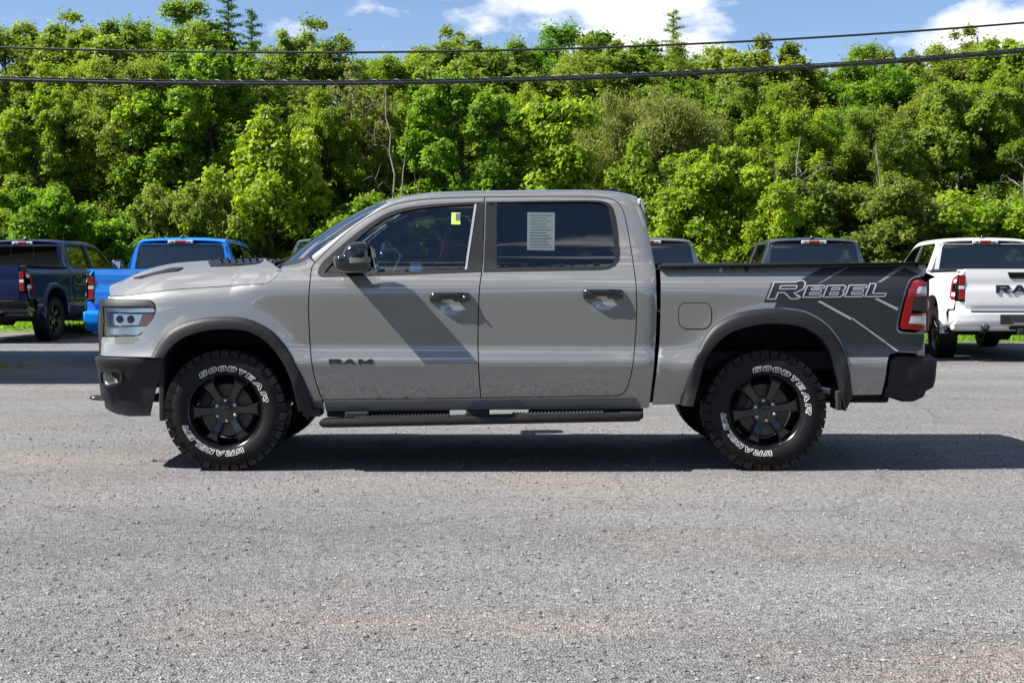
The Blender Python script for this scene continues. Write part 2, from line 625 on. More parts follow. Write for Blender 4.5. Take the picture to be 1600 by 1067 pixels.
# ------------------------------------------------------------------ ground
def asphalt():
    m = principled('asphalt', (0.2, 0.2, 0.2), 0.92, spec=0.25)
    n, l, b = nodes(m)
    t = n.new('ShaderNodeTexCoord')
    def noise(scale, detail=4, rough=0.5, vec=None):
        z = n.new('ShaderNodeTexNoise')
        z.inputs['Scale'].default_value, z.inputs['Detail'].default_value, z.inputs['Roughness'].default_value = scale, detail, rough
        l.new(vec or t.outputs['Object'], z.inputs['Vector'])
        return z.outputs['Fac']
    def ramp(f, p0, p1, c0, c1):
        r = n.new('ShaderNodeValToRGB')
        r.color_ramp.elements[0].position, r.color_ramp.elements[1].position = p0, p1
        r.color_ramp.elements[0].color, r.color_ramp.elements[1].color = (*c0, 1), (*c1, 1)
        l.new(f, r.inputs['Fac'])
        return r.outputs['Color']
    def mix(kind, fac, a, b_):
        x = n.new('ShaderNodeMixRGB')
        x.blend_type = kind
        if isinstance(fac, float): x.inputs['Fac'].default_value = fac
        else: l.new(fac, x.inputs['Fac'])
        l.new(a, x.inputs['Color1'])
        l.new(b_, x.inputs['Color2'])
        return x.outputs['Color']
    # long worn streaks run along the lane (x)
    mp = n.new('ShaderNodeMapping')
    mp.inputs['Scale'].default_value = (0.30, 1.0, 1.0)
    l.new(t.outputs['Object'], mp.inputs['Vector'])
    big = ramp(noise(0.55, 6, 0.6, mp.outputs['Vector']), 0.30, 0.72, (0.126, 0.126, 0.128), (0.218, 0.216, 0.213))
    dirt = ramp(noise(0.8, 7, 0.62, mp.outputs['Vector']), 0.53, 0.72, (0, 0, 0), (1, 1, 1))
    tan = ramp(noise(3.0, 5, 0.6), 0.3, 0.7, (0.205, 0.175, 0.152), (0.240, 0.208, 0.183))
    base = mix('MIX', dirt, big, tan)
    # stones in the surface, each its own tone
    def stones(scale, lo, hi):
        v = n.new('ShaderNodeTexVoronoi')
        v.inputs['Scale'].default_value = scale
        l.new(t.outputs['Object'], v.inputs['Vector'])
        s = n.new('ShaderNodeSeparateColor')
        l.new(v.outputs['Color'], s.inputs['Color'])
        return ramp(s.outputs[0], 0.0, 1.0, (lo, lo, lo), (hi, hi, hi)), v.outputs['Distance']
    c1, d1 = stones(110, 0.45, 1.55)
    c2, d2 = stones(46, 0.75, 1.25)
    col = mix('MULTIPLY', 1.0, mix('MULTIPLY', 0.85, base, c1), c2)
    chip = ramp(noise(26, 3, 0.55), 0.62, 0.70, (1, 1, 1), (0.42, 0.42, 0.43))     # open pits between stones
    col = mix('MULTIPLY', 0.75, col, chip)
    crack = n.new('ShaderNodeTexVoronoi')
    crack.feature = 'DISTANCE_TO_EDGE'
    crack.inputs['Scale'].default_value = 0.33
    wob = n.new('ShaderNodeMixRGB'); wob.inputs['Fac'].default_value = 0.25
    nv = n.new('ShaderNodeTexNoise'); nv.inputs['Scale'].default_value = 1.6; nv.inputs['Detail'].default_value = 5
    l.new(t.outputs['Object'], nv.inputs['Vector'])
    l.new(t.outputs['Object'], wob.inputs['Color1']); l.new(nv.outputs['Color'], wob.inputs['Color2'])
    l.new(wob.outputs['Color'], crack.inputs['Vector'])
    col = mix('MULTIPLY', 0.35, col, ramp(crack.outputs['Distance'], 0.0, 0.006, (0.35, 0.35, 0.36), (1, 1, 1)))
    l.new(col, b.inputs['Base Color'])
    hsum = n.new('ShaderNodeMath'); hsum.operation = 'ADD'
    l.new(d1, hsum.inputs[0])
    l.new(noise(45, 4, 0.6), hsum.inputs[1])
    bp = n.new('ShaderNodeBump')
    bp.inputs['Strength'].default_value = 1.0
    bp.inputs['Distance'].default_value = 0.010
    l.new(hsum.outputs[0], bp.inputs['Height'])
    l.new(bp.outputs['Normal'], b.inputs['Normal'])
    return m
asphalt()
me = mesh_np('ground', [(-900, -500, 0), (900, -500, 0), (900, 1500, 0), (-900, 1500, 0)], [(0, 1, 2, 3)], False)
tag(obj('ground', me, 'asphalt'), kind='structure')

# lawn behind the lot, rising into the wood
noise_vary(principled('lawn', (.06, .1, .015), .9), 1.3, .3, .7, (.075, .125, .014), (.12, .18, .022), 8)
def lawn_z(x, y):
    d = y + CAM_D
    return 0.02 + 0.10 * np.clip(d - 30, 0, 6) / 6 + np.clip(d - 42, 0, None) * 0.055 + 0.05 * np.sin(x * .7) * np.sin(y * .5)
ggx, ggy = np.linspace(-110, 110, 111), np.r_[np.linspace(0, 12, 25), np.linspace(14, 130, 30)]
V, n = [], len(ggy)
for x in ggx:
    y0 = 32.3 - CAM_D + (-4.8 * (1 / (1 + math.exp(-(x - 1) / 2.5)))) + .25 * math.sin(x * 1.3) + .12 * math.sin(x * 3.7)
    for g in ggy:
        V.append((x, y0 + g, float(lawn_z(np.array(x), np.array(y0 + g))) if g > 0 else 0.004))
tag(obj('lawn', mesh_np('lawn', V, grid_faces(len(ggx), n)), 'lawn'), kind='structure')
# wooded hill across the road behind the camera: it is what the doors mirror
noise_vary(principled('hill_wood', (.02, .035, .01), .95), .35, .3, .7, (.010, .020, .006), (.035, .055, .014), 8)
xs_h = np.linspace(-170, 170, 90)
V = []
for x in xs_h:
    h = 9.5 + 4.5 * math.sin(x * .035 + .9) + 2.2 * math.sin(x * .11 + 2) + 1.0 * math.sin(x * .31) + .5 * math.sin(x * .83)
    for k, (dy, f) in enumerate(((0, 0), (-2, .45), (-6, .8), (-14, 1.0), (-40, 1.1))):
        V.append((x, -52 + dy + .02 * x, h * f))
tag(obj('hill', mesh_np('hill', V, grid_faces(90, 5)), 'hill_wood'), kind='structure')

# ------------------------------------------------------------------ pickup: traced from the side, built in metres
HW = 1.02                                   # half width; near tyre face at Y = 0, centre line at Y = HW
cP, sP = math.cos(PITCH), math.sin(PITCH)
def at(px, py, Y):
    a, b = (px - 800.0) / FPX, (533.5 - py) / FPX
    d = (a, cP + b * sP, -sP + b * cP)
    t = (Y + CAM_D) / d[1]
    return d[0] * t, CAM_H + d[2] * t

def spline(xs, ys):
    xs, ys = np.asarray(xs, float), np.asarray(ys, float)
    n = len(xs)
    h = np.diff(xs)
    A = np.eye(n)
    r = np.zeros(n)
    for i in range(1, n - 1):
        A[i, i - 1:i + 2] = h[i - 1], 2 * (h[i - 1] + h[i]), h[i]
        r[i] = 6 * ((ys[i + 1] - ys[i]) / h[i] - (ys[i] - ys[i - 1]) / h[i - 1])
    M = np.linalg.solve(A, r)
    def f(x):
        x = np.asarray(x, float)
        i = np.clip(np.searchsorted(xs, x) - 1, 0, n - 2)
        xc = np.clip(x, xs[0] - 0.3, xs[-1] + 0.3)
        a, b = xs[i + 1] - xc, xc - xs[i]
        y = (M[i] * a ** 3 + M[i + 1] * b ** 3) / (6 * h[i]) + (ys[i] / h[i] - M[i] * h[i] / 6) * a + (ys[i + 1] / h[i] - M[i + 1] * h[i] / 6) * b
        lo = ys[0] + (x - xs[0]) * ((ys[1] - ys[0]) / h[0] - M[1] * h[0] / 6)
        hi_ = ys[-1] + (x - xs[-1]) * ((ys[-1] - ys[-2]) / h[-1] + M[-2] * h[-1] / 6)
        return np.where(x < xs[0], lo, np.where(x > xs[-1], hi_, y))
    return f

XF, XR, WZ = at(351, 646, 0)[0], at(1197, 646, 0)[0], 0.412
def pchip(xs, ys):
    xs, ys = np.asarray(xs, float), np.asarray(ys, float)
    h = np.diff(xs); d = np.diff(ys) / h
    m = np.zeros(len(xs))
    m[0], m[-1] = d[0], d[-1]
    for i in range(1, len(xs) - 1):
        if d[i - 1] * d[i] > 0:
            w1, w2 = 2 * h[i] + h[i - 1], h[i] + 2 * h[i - 1]
            m[i] = (w1 + w2) / (w1 / d[i - 1] + w2 / d[i])
    def f(x):
        x = np.asarray(x, float)
        i = np.clip(np.searchsorted(xs, x) - 1, 0, len(xs) - 2)
        t = (x - xs[i]) / h[i]
        y = (1 + 2 * t) * (1 - t) ** 2 * ys[i] + t * (1 - t) ** 2 * h[i] * m[i] + t * t * (3 - 2 * t) * ys[i + 1] + t * t * (t - 1) * h[i] * m[i + 1]
        return np.where(x < xs[0], ys[0] + (x - xs[0]) * m[0], np.where(x > xs[-1], ys[-1] + (x - xs[-1]) * m[-1], y))
    return f
PROF = pchip([.36, .46, .56, .64, .69, .720, .738, .760, .80, .838, .862, .92, 1.02, 1.12, 1.20, 1.255, 1.275, 1.30, 1.36, 1.42, 1.55, 1.70, 1.85, 2.0],
             [.096, .056, .022, -.004, -.0165, -.0220, -.0228, -.0190, -.0055, .0065, .0098, .0125, .0170, .0220, .0265, .0335, .0405, .0525, .0870, .1200, .166, .221, .276, .331])
TAPF = spline([-2.94, -2.92, -2.88, -2.83, -2.75, -2.65, -2.5, -2.3, -2.1, -1.9],
              [.46, .36, .25, .18, .115, .072, .030, .008, .001, 0.])
TAPR = spline([2.45, 2.6, 2.70, 2.78, 2.83, 2.86], [0., .001, .005, .016, .036, .07])
SHF = spline([-2.9, -2.5, -2.0, -1.5, -1.2], [.075, .06, .035, .008, 0.])
HAND = [at(702, 470, 0), at(943, 465, 0)]

def side_base(x, z):
    x, z = np.asarray(x, float), np.asarray(z, float)
    sh = np.where(x < -1.2, SHF(x), 0.0) * np.clip((z - 0.9) / 0.25, 0, 1)
    y = PROF(z + sh)
    y = y + np.where(x < -1.9, TAPF(x), 0.0) + np.where(x > 2.45, TAPR(x), 0.0)
    for xw in (XF, XR):
        r = np.hypot(x - xw, (z - WZ) * 1.02)
        y = y - 0.016 * np.exp(-((r - 0.58) / 0.11) ** 2) * np.clip((z - 0.5) / 0.2, 0, 1)
    for hx, hz in HAND:
        y = y + 0.009 * np.exp(-((x - hx) / 0.085) ** 2 - ((z - hz + .02) / 0.045) ** 2)
    return y

def S(pts, fn=None, it=5):
    fn = fn or side_y
    out = []
    for px, py in pts:
        Y = 0.05
        for _ in range(it):
            x, z = at(px, py, Y)
            Y = float(np.ravel(fn(np.array([x]), np.array([z])))[0])
        out.append((x, z))
    return np.array(out)

RAIL_PX = [(486, 400), (503, 387), (520, 374), (550, 352.5), (580, 332), (594, 322.5), (606, 316), (620, 311.5), (640, 307.5), (670, 304), (722, 301.5), (780, 300.5),
           (890, 299.5), (945, 300.3), (970, 302.5), (986, 307.5), (997, 316), (1004, 329), (1009, 343), (1015, 368), (1021, 400), (1025, 420), (1026.5, 450), (1027, 486),
           (1025.5, 530), (1022, 580), (1015, 637)]
RAIL = catmull(S(RAIL_PX, side_base), 0.025)
HS_PX = [(169, 463), (185, 462.5), (205, 461), (242, 456), (279, 451.8), (320, 449), (360, 446.5), (400, 444), (413, 443), (423, 439), (431, 432.5), (437, 425), (442, 415.5)]
HSEAM = catmull(S(HS_PX, side_base), 0.015)

HROLL = HSEAM[HSEAM[:, 0] < -1.78]
def side_y(x, z):
    x, z = np.asarray(x, float), np.asarray(z, float)
    Q = np.stack([x, z], 1)
    y = side_base(x, z)
    y = y + np.where(x < 0.999, 0.020 * np.exp(-dist_poly(RAIL, Q, False) / 0.028), 0.0)
    y = y + np.where(x < -1.3, 0.042 * np.exp(-dist_poly(HROLL, Q, False) / 0.052) * np.clip((-1.62 - x) / .30, 0, 1) ** 2, 0.0)
    return y

def trace(*segs):
    """outline from pixel segments; ('c', pts) smooth, ('l', pts) straight"""
    out = []
    for kind, pts in segs:
        p = S(pts)
        out.append(catmull(p, 0.014) if kind == 'c' else np.vstack([line(p[i], p[i + 1], 0.02) for i in range(len(p) - 1)]))
    return dedupe(np.vstack(out))

# --- seams
FDOOR_FRONT = [(492, 410.5), (488.3, 415.5), (486, 425), (484.5, 440), (483, 455), (482, 480), (483, 510), (485, 545), (488.5, 575), (494.5, 600), (503.5, 624.5)]
DOOR_TOP_F = [(492, 410.5), (507, 395.5), (524, 379.5), (540, 365.2), (557, 351.7), (574, 340.2), (591, 330.6), (604, 324.5), (617, 319.7), (635, 315.6), (655, 312.7), (683, 310.3), (711, 309), (735, 308.3), (757, 308)]
DOOR_TOP_R = [(757, 308), (852, 307.3), (915, 307.3), (937, 308.2), (955, 311.5), (967, 318), (973, 328), (977, 341), (983.6, 374), (991, 422), (994.5, 456), (994.5, 500), (991, 550), (986, 585), (979, 608), (974, 614.5), (967, 617.5), (950, 618.5)]
B_SEAM = [(757, 308), (755.8, 365), (753, 422.5), (749.8, 445), (748.2, 470), (747, 510), (747, 545), (748.3, 580), (751, 621.7)]
FLARE_F_OUT = [(236, 558), (244, 543), (253.7, 528.5), (265, 517), (280, 508), (310, 498.5), (340, 495), (373, 495.8), (390, 499), (404, 504.5), (418, 512), (430, 521), (448.6, 543.7), (467, 577), (482, 611), (492, 640)]
FLARE_F_IN = [(258, 559), (264, 549), (272.4, 540), (282, 531.5), (295, 525), (325, 516.7), (355, 514.4), (385, 517.4), (397, 521.5), (407, 527), (417, 534.5), (426, 543.7), (441, 566), (456, 596), (470, 640)]
FLARE_R_OUT = [(1063, 632), (1072.4, 601.6), (1084.6, 563), (1100, 528.7), (1111, 513.5), (1124.5, 502.7), (1148.7, 490.6), (1176.5, 484.3), (1211, 482), (1246, 485.4), (1261, 489.5), (1274, 496), (1285, 503), (1294.4, 511.4), (1312, 535.7), (1324, 563.4), (1328.5, 588), (1331, 616)]
FLARE_R_IN = [(1081, 633), (1091.5, 598), (1103.6, 560), (1121, 535.7), (1132, 526), (1145, 518.3), (1173, 509.7), (1204, 506), (1239, 508.6), (1252, 511.5), (1264, 516.8), (1275, 523.5), (1284, 532), (1298, 553), (1306.6, 581), (1312, 612), (1315, 640)]

def mid_arc(o, i, f):
    A, B = resample(catmull(S(o), .02), 60), resample(catmull(S(i), .02), 60)
    return A + (B - A) * f

PARTS = []      # (key, name, mesh, material, parent key, location, rotation, tags)
def part(key, name, me, mat, parent=None, loc=None, rot=None, tags='', both=False, shift=True, mkey=None):
    if me is not None and shift:
        shift_me(me, (0, -HW, 0))
    PARTS.append((key, name, me, mat, parent, loc, rot, tags))
    if both:
        PARTS.append((key + '_m', name, mirror_me(me), mat, (parent + '_m') if parent else None, None, None, tags))

GAP = 0.0036
# fender (wraps round the nose under the headlight)
fender = trace(('c', HS_PX), ('c', [(442, 415.5), (459, 412.8), (472, 408.5), (484, 401.5)]), ('l', [(484, 401.5), (492, 410.5)]), ('c', FDOOR_FRONT), ('l', [(503.5, 624.5), (508, 641), (481, 641)]))
arc = mid_arc(FLARE_F_OUT, FLARE_F_IN, .55)[::-1]
fender = np.vstack([fender, arc, trace(('l', [(247, 558), (236, 558.5), (180, 557.5), (157, 556)]), ('l', [(157, 556), (157.5, 533)]), ('l', [(157.5, 533), (159, 526), (213, 524.5)]), ('c', [(213, 524.5), (220, 522), (225, 516.5), (239.5, 495), (243, 484), (242.5, 478), (239, 472.5), (233, 469.2)]), ('l', [(233, 469.2), (168, 467.5)]))])
part('fender', 'front_fender', panel('front_fender', inset(fender, GAP), side_y, 0.03), 'paint', both=True)

win_f_out = trace(('c', [(495.8, 427), (497.5, 419.5), (503, 411), (520, 395), (542, 376.2), (560, 361.8), (580, 347.4), (597, 337.3), (610, 331.2), (625, 326.6), (640, 323.4), (665, 320.3), (692, 318.2), (720, 316.7), (755.3, 315.6)]), ('l', [(755.3, 315.6), (754.6, 365), (751.6, 425.2)]), ('l', [(751.6, 425.2), (620, 430), (506, 433)]), ('c', [(506, 433), (499.5, 431.8), (495.8, 427)]))
win_f_glass = trace(('c', [(506.5, 428), (511.5, 419.5), (525, 405.5), (545, 387), (562, 371), (580, 356.2), (597, 344.5), (612, 337), (630, 331), (655, 326.2), (690, 322.4), (720, 320.4), (741, 319.4)]), ('l', [(741, 319.4), (737.5, 343), (731, 386), (725.5, 421.8)]), ('l', [(725.5, 421.8), (660, 424.2), (580, 426.4), (506.5, 428)]))
fdoor = trace(('c', FDOOR_FRONT[::-1]), ('c', DOOR_TOP_F), ('c', B_SEAM), ('l', [(751, 621.7), (503.5, 624.5)]))
part('fdoor', 'front_door', panel('front_door', inset(fdoor, GAP), side_y, 0.03, holes=[inset(win_f_glass, -0.009)]), 'paint', both=True)
part('fdoor_f', 'window_frame', panel('window_frame', inset(win_f_out, 0.001), side_y, 0.05, holes=[win_f_glass], off=0.003, thick=0.03), 'trim', 'fdoor', both=True)
part('fdoor_g', 'window_glass', panel('window_glass', inset(win_f_glass, -0.008), side_y, 0.05, off=-0.012, rim=False), 'glass_front', 'fdoor', both=True)
sail = trace(('l', [(508, 427), (524, 408.5), (557, 377), (556, 426.8), (508, 427)]))
part('fdoor_s', 'mirror_sail', panel('mirror_sail', sail, side_y, 0.05, off=-0.004, thick=0.006), 'gloss_black', 'fdoor', both=True)
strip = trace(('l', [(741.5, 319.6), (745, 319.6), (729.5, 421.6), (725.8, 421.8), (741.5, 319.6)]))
part('fdoor_t', 'pillar_glint', panel('pillar_glint', strip, side_y, 0.05, off=0.006, thick=0.006), 'letter_silver', 'fdoor', both=True)  # pillar cover edge catching the sun, painted in as a silver strip

win_r_out = trace(('l', [(758.8, 315.5), (860, 313.8)]), ('c', [(860, 313.8), (930, 313.4), (945, 315.2), (955.5, 321.5), (960.5, 334), (964, 352), (967, 378), (968.6, 398), (966.5, 408.5), (960.5, 415.5), (952, 419.8), (942, 421.9)]), ('l', [(942, 421.9), (860, 423.6), (755, 425.4), (757.8, 365), (758.8, 315.5)]))
win_r_glass = trace(('l', [(776, 317), (860, 316)]), ('c', [(860, 316), (925, 316), (938.7, 317.4), (946, 320.5), (950.5, 326.5), (955, 347), (959, 372), (961, 398), (960, 407), (956, 412.8), (949, 415.8)]), ('l', [(949, 415.8), (860, 418.3), (776, 419.7), (776, 317)]))
rdoor = trace(('c', DOOR_TOP_R), ('l', [(950, 618.5), (751, 621.7)]), ('c', B_SEAM[::-1]))
part('rdoor', 'rear_door', panel('rear_door', inset(rdoor, GAP), side_y, 0.03, holes=[inset(win_r_glass, -0.009)]), 'paint', both=True)
part('rdoor_f', 'window_frame', panel('window_frame', inset(win_r_out, 0.001), side_y, 0.05, holes=[win_r_glass], off=0.003, thick=0.03), 'trim', 'rdoor', both=True)
part('rdoor_g', 'window_glass', panel('window_glass', inset(win_r_glass, -0.008), side_y, 0.05, off=-0.012, rim=False), 'glass_tint', 'rdoor', both=True)

# cab frame: rail above the doors, rear pillar and rocker in one pressing
cab = np.vstack([RAIL, trace(('l', [(1015, 637), (1002, 639), (750, 641), (509, 643)]), ('l', [(509, 643), (504.5, 625.5), (503.5, 624.5)]), ('l', [(503.5, 624.5), (751, 621.7), (950, 618.5)]), ('c', DOOR_TOP_R[::-1]), ('c', DOOR_TOP_F[::-1]), ('l', [(492, 410.5), (486, 402)]))])
part('cab', 'cab_frame', panel('cab_frame', inset(cab, GAP * .8), side_y, 0.025), 'paint', both=True)

# bed side
arc = mid_arc(FLARE_R_OUT, FLARE_R_IN, .55)
TL_OUT = [(1449, 432.5), (1431, 434.5), (1424, 438), (1419.5, 446), (1414, 463), (1407, 490.6), (1403.5, 509), (1404, 514), (1408, 517), (1447, 519.5)]
bed = np.vstack([trace(('l', [(1439, 412.6), (1045, 419), (1036, 419.2)]), ('c', [(1036, 419.2), (1032.5, 420.5), (1031, 424)]), ('l', [(1031, 424), (1031.5, 494)]), ('c', [(1031.5, 494), (1030, 535), (1027, 563), (1018, 633)]), ('l', [(1018, 633), (1070, 632)])), arc,
                 trace(('l', [(1322, 618), (1378, 617)]), ('c', [(1378, 617), (1384, 590), (1388, 562), (1392, 554), (1402, 550.5)]), ('l', [(1402, 550.5), (1432, 552)]), ('c', [(1432, 552), (1441, 548), (1444, 538), (1446, 521.5)]), ('c', TL_OUT[::-1]), ('c', [(1449, 432.5), (1447.5, 420), (1445, 415), (1439, 412.6)]))])
part('bed', 'bed_side', panel('bed_side', inset(bed, GAP), side_y, 0.03), 'paint', both=True)
fuel = S([(1060, 493), (1061, 481), (1067, 474.5), (1086, 473.3), (1105, 474.5), (1110.5, 481), (1111.5, 493), (1110, 506), (1104, 512.5), (1086, 514), (1068, 512.5), (1061.5, 506), (1060, 493)])
fuel = catmull(fuel, 0.01)
part('fuel', 'fuel_door', panel('fuel_door', inset(fuel, 0.003), side_y, 0.03, off=0.0025, thick=0.006), 'paint', 'bed')
part('fuel_g', 'seam', panel('seam', inset(fuel, -0.003), side_y, 0.03, off=0.0012, thick=0.002), 'under', 'bed')

# top rail cap and bed cover
rail = S([(1029, 413.5), (1240, 410.4), (1438, 409.8), (1441, 412), (1438, 412.6), (1240, 415.6), (1029, 419)])
me = prism_xz('bed_rail', rail, 0.055, 0.16, 0.01)
part('bedrail', 'bed_rail', me, 'trim', both=True)
part('cover', 'bed_cover', shift_me(boxes('bed_cover', [((1.92, HW, 1.405), (1.76, 1.76, 0.03), 0.008)]), (0, 0, 0)), 'interior')

# roof
ry = side_y(RAIL[:, 0], RAIL[:, 1])
i0 = int(np.argmin(np.abs(RAIL[:, 0] - at(606, 316, .28)[0]) + (RAIL[:, 1] < 1.7) * 9))
i1 = int(np.argmin(np.hypot(RAIL[:, 0] - at(997, 316, .25)[0], RAIL[:, 1] - at(997, 316, .25)[1])))
RX, RY, RZ = RAIL[i0:i1 + 1, 0], ry[i0:i1 + 1], RAIL[i0:i1 + 1, 1]
ZC = spline([-1.06, -.95, -.87, -.777, -.6, -.36, -.09, .416, .70, .82, .90, .96], [1.842, 1.872, 1.892, 1.912, 1.937, 1.950, 1.955, 1.959, 1.949, 1.931, 1.903, 1.862])
def roof_z(x, y):
    ya = np.where(y > HW, 2 * HW - y, y)
    yr, zr = np.interp(x, RX, RY), np.interp(x, RX, RZ)
    cr = lambda q: ZC(x) - 0.03 * ((q - HW) / 0.75) ** 2
    return cr(ya) - (cr(yr) - zr) * np.exp(-np.clip(ya - yr, 0, None) / 0.05)
tt = np.linspace(-1, 1, 41)
front = np.stack([RX[0] - 0.15 * (1 - tt ** 2), HW + tt * (HW - RY[0])], 1)
rear = np.stack([RX[-1] + 0.012 * (1 - tt ** 2), HW + tt * (HW - RY[-1])], 1)
near = np.stack([RX, RY], 1)
far = near.copy(); far[:, 1] = 2 * HW - far[:, 1]
roof_o = dedupe(np.vstack([near, rear, far[::-1], front[::-1]]))
part('roof', 'roof', panel('roof', roof_o, roof_z, 0.04, axis='xy', thick=0.02), 'paint')
part('headliner', 'headliner', panel('headliner', inset(roof_o, 0.04), roof_z, 0.12, axis='xy', off=-0.05, thick=0.01), 'interior')
fin = np.array([(x, z) for x, z in [(-.13, 0), (-.06, .030), (0.0, .055), (.03, .058), (.045, .03), (.055, 0)]])
fin[:, 0] += at(957, 292, HW)[0]; fin[:, 1] += 1.937
ring = lambda s, y: np.stack([fin[:, 0] * 1.0, np.full(len(fin), HW + y), fin[:, 1].min() + (fin[:, 1] - fin[:, 1].min()) * s], 1)
part('fin', 'antenna', loft('antenna', [ring(.6, -.028), ring(1, -.012), ring(1, .012), ring(.6, .028)]), 'gloss_black')

# windshield and cowl
W = RAIL[:i0 + 1]
Wy = ry[:i0 + 1]
E = resample(np.stack([W[:, 0], Wy, W[:, 1]], 1), 24)
s = np.linspace(0, 1, 24)
tv = np.linspace(-1, 1, 49)
V = []
for k in range(24):
    bow = 0.34 + (0.15 - 0.34) * s[k]
    dz = -0.055 + (0.013 + 0.055) * s[k]
    g = 1 - np.abs(tv) ** 2.2
    V.append(np.stack([E[k, 0] - bow * g - 0.02 * math.sin(math.pi * s[k]) * g, HW + tv * (HW - E[k, 1]), E[k, 2] + dz * g + 0.02 * math.sin(math.pi * s[k]) * g], 1))
V = np.array(V)
part('shield', 'windshield', mesh_np('windshield', V.reshape(-1, 3), grid_faces(24, 49)), 'glass_clear')
border = []
base = V[0]
hood_rear = np.stack([np.interp(np.abs(tv), [0, .6, 1], [-1.83, -1.78, HSEAM[-1, 0] - .02]), HW + tv * (HW - 0.10), np.full(49, 1.37)], 1)
mid = (base + hood_rear) / 2; mid[:, 2] = 1.385
part('cowl', 'cowl', mesh_np('cowl', np.vstack([hood_rear, mid, base]), grid_faces(3, 49)), 'trim')
for q, (y0, y1) in enumerate(((0.35, 0.95), (1.0, 1.62))):
    part('wiper%d' % q, 'wiper', tube('wiper', [(-1.68, y0, 1.425), (-1.66, (y0 + y1) / 2, 1.44), (-1.60, y1, 1.45)], 0.011, 6), 'trim')

# hood
hsx, hsz = HSEAM[:, 0], HSEAM[:, 1]
hsy = side_y(hsx, hsz)
o_ = np.argsort(hsx)
ZH = spline([-2.97, -2.93, -2.907, -2.82, -2.70, -2.58, -2.334, -2.163, -1.95, -1.766, -1.6], [1.200, 1.240, 1.266, 1.318, 1.367, 1.401, 1.433, 1.444, 1.452, 1.456, 1.456])
def hood_z(x, y):
    ya = np.where(y > HW, 2 * HW - y, y)
    ys, zs = np.interp(x, hsx[o_], hsy[o_]), np.interp(x, hsx[o_], hsz[o_])
    u = np.clip((ya - ys) / 0.46, 0, 1)
    dome = 0.018 / (1 + np.exp(-(ya - 0.50) / 0.02)) * np.clip((x + 2.75) / 0.35, 0, 1)
    return zs + (ZH(x) - 0.018 - zs) * (1 - (1 - u) ** 2.2) + dome
hn = np.stack([hsx, hsy], 1)
hf = hn.copy(); hf[:, 1] = 2 * HW - hf[:, 1]
hrear = np.stack([np.interp(np.abs(tt), [0, .6, 1], [-1.80, -1.75, hsx[-1]]), HW + tt * (HW - hsy[-1])], 1)
hfront = np.stack([hsx[0] - 0.085 * (1 - tt ** 4), HW + tt * (HW - hsy[0])], 1)
hood_o = dedupe(np.vstack([hn, hrear, hf[::-1], hfront[::-1]]))
part('hood', 'hood', panel('hood', inset(hood_o, 0.003), hood_z, 0.03, axis='xy', thick=0.02), 'paint')
for sgn in (0, 1):
    M = (lambda y: y) if sgn == 0 else (lambda y: 2 * HW - y)
    vent = [(-2.17, .50), (-2.12, .34), (-1.82, .33), (-1.77, .36), (-1.77, .60), (-2.12, .62)]
    vo = np.array([(x, M(y)) for x, y in vent])
    part('vent%d' % sgn, 'hood_vent', panel('hood_vent', vo, hood_z, 0.05, axis='xy', off=0.005, thick=0.010, holes=[inset(vo, 0.022)]), 'trim', 'hood')
    part('ventb%d' % sgn, 'vent_mesh', panel('vent_mesh', inset(vo, 0.018), hood_z, 0.05, axis='xy', off=0.003, thick=0.002), 'letter_black', 'hood')
    sl = []
    for k in range(6):
        x = -2.06 + k * 0.05
        sl.append(((x, M(.47), float(hood_z(np.array([x]), np.array([M(.47)]))[0]) + 0.003), (0.014, 0.19, 0.006), 0.002, Matrix.Rotation(-0.28 if sgn == 0 else 0.28, 3, 'X').to_3x3()))
    for k, it in enumerate(sl):
        part('vents%d%d' % (sgn, k), 'slat', boxes('slat', [it]), 'rotor', 'hood')
    v2 = np.array([(x, M(y)) for x, y in [(-2.66, .345), (-2.60, .30), (-2.34, .30), (-2.31, .345), (-2.40, .36)]])
    part('scoop%d' % sgn, 'hood_badge', panel('hood_badge', v2, hood_z, 0.05, axis='xy', off=0.010, thick=0.012), 'trim', 'hood')

# front face
path = catmull([(-2.850, .245), (-2.890, .30), (-2.915, .40), (-2.95, .70), (-2.958, HW)], 0.03)
full = np.vstack([path, np.stack([path[::-1, 0], 2 * HW - path[::-1, 1]], 1)[1:]])
zz = np.linspace(0.76, 1.185, 12)
V = np.array([[(x - 0.012 * math.sin((z - .76) / .455 * math.pi) + .07 * max(0, (z - 1.06) / .125) ** 2, y, z) for x, y in full] for z in zz])
part('grille', 'grille', mesh_np('grille', V.reshape(-1, 3), grid_faces(len(zz), len(full))), 'gloss_black')
for k in range(5):
    z = 0.83 + k * 0.075
    part('gbar%d' % k, 'grille_bar', tube('grille_bar', [(x - 0.004, y, z) for x, y in full if .44 < y < 2 * HW - .44], 0.014, 6), 'trim', 'grille')

BPATH = catmull([(-2.38, .012), (-2.55, .022), (-2.70, .045), (-2.80, .082), (-2.865, .14), (-2.905, .22), (-2.93, .36), (-2.95, .62), (-2.957, HW)], 0.025)
bfull = np.vstack([BPATH, np.stack([BPATH[::-1, 0], 2 * HW - BPATH[::-1, 1]], 1)[1:]])
tg = np.gradient(bfull, axis=0); tg /= np.linalg.norm(tg, axis=1)[:, None]
bn = np.stack([-tg[:, 1], tg[:, 0]], 1)
if bn[len(bn) // 2, 0] > 0: bn = -bn
CREX, CREZ = [-2.95, -2.79, -2.70, -2.63, -2.55, -2.505, -2.49, -2.3], [.47, .49, .525, .565, .64, .70, .80, .9]
rows = [(0, .10), (0, .012), (.012, .002), (.05, 0.), (.10, .002), (.17, .010), (.25, .017), (.33, .021), (.42, .024), (.52, .027), (.62, .03), (.72, .033), (.82, .038), (.92, .046), (1.0, .06), (1.0, .13)]
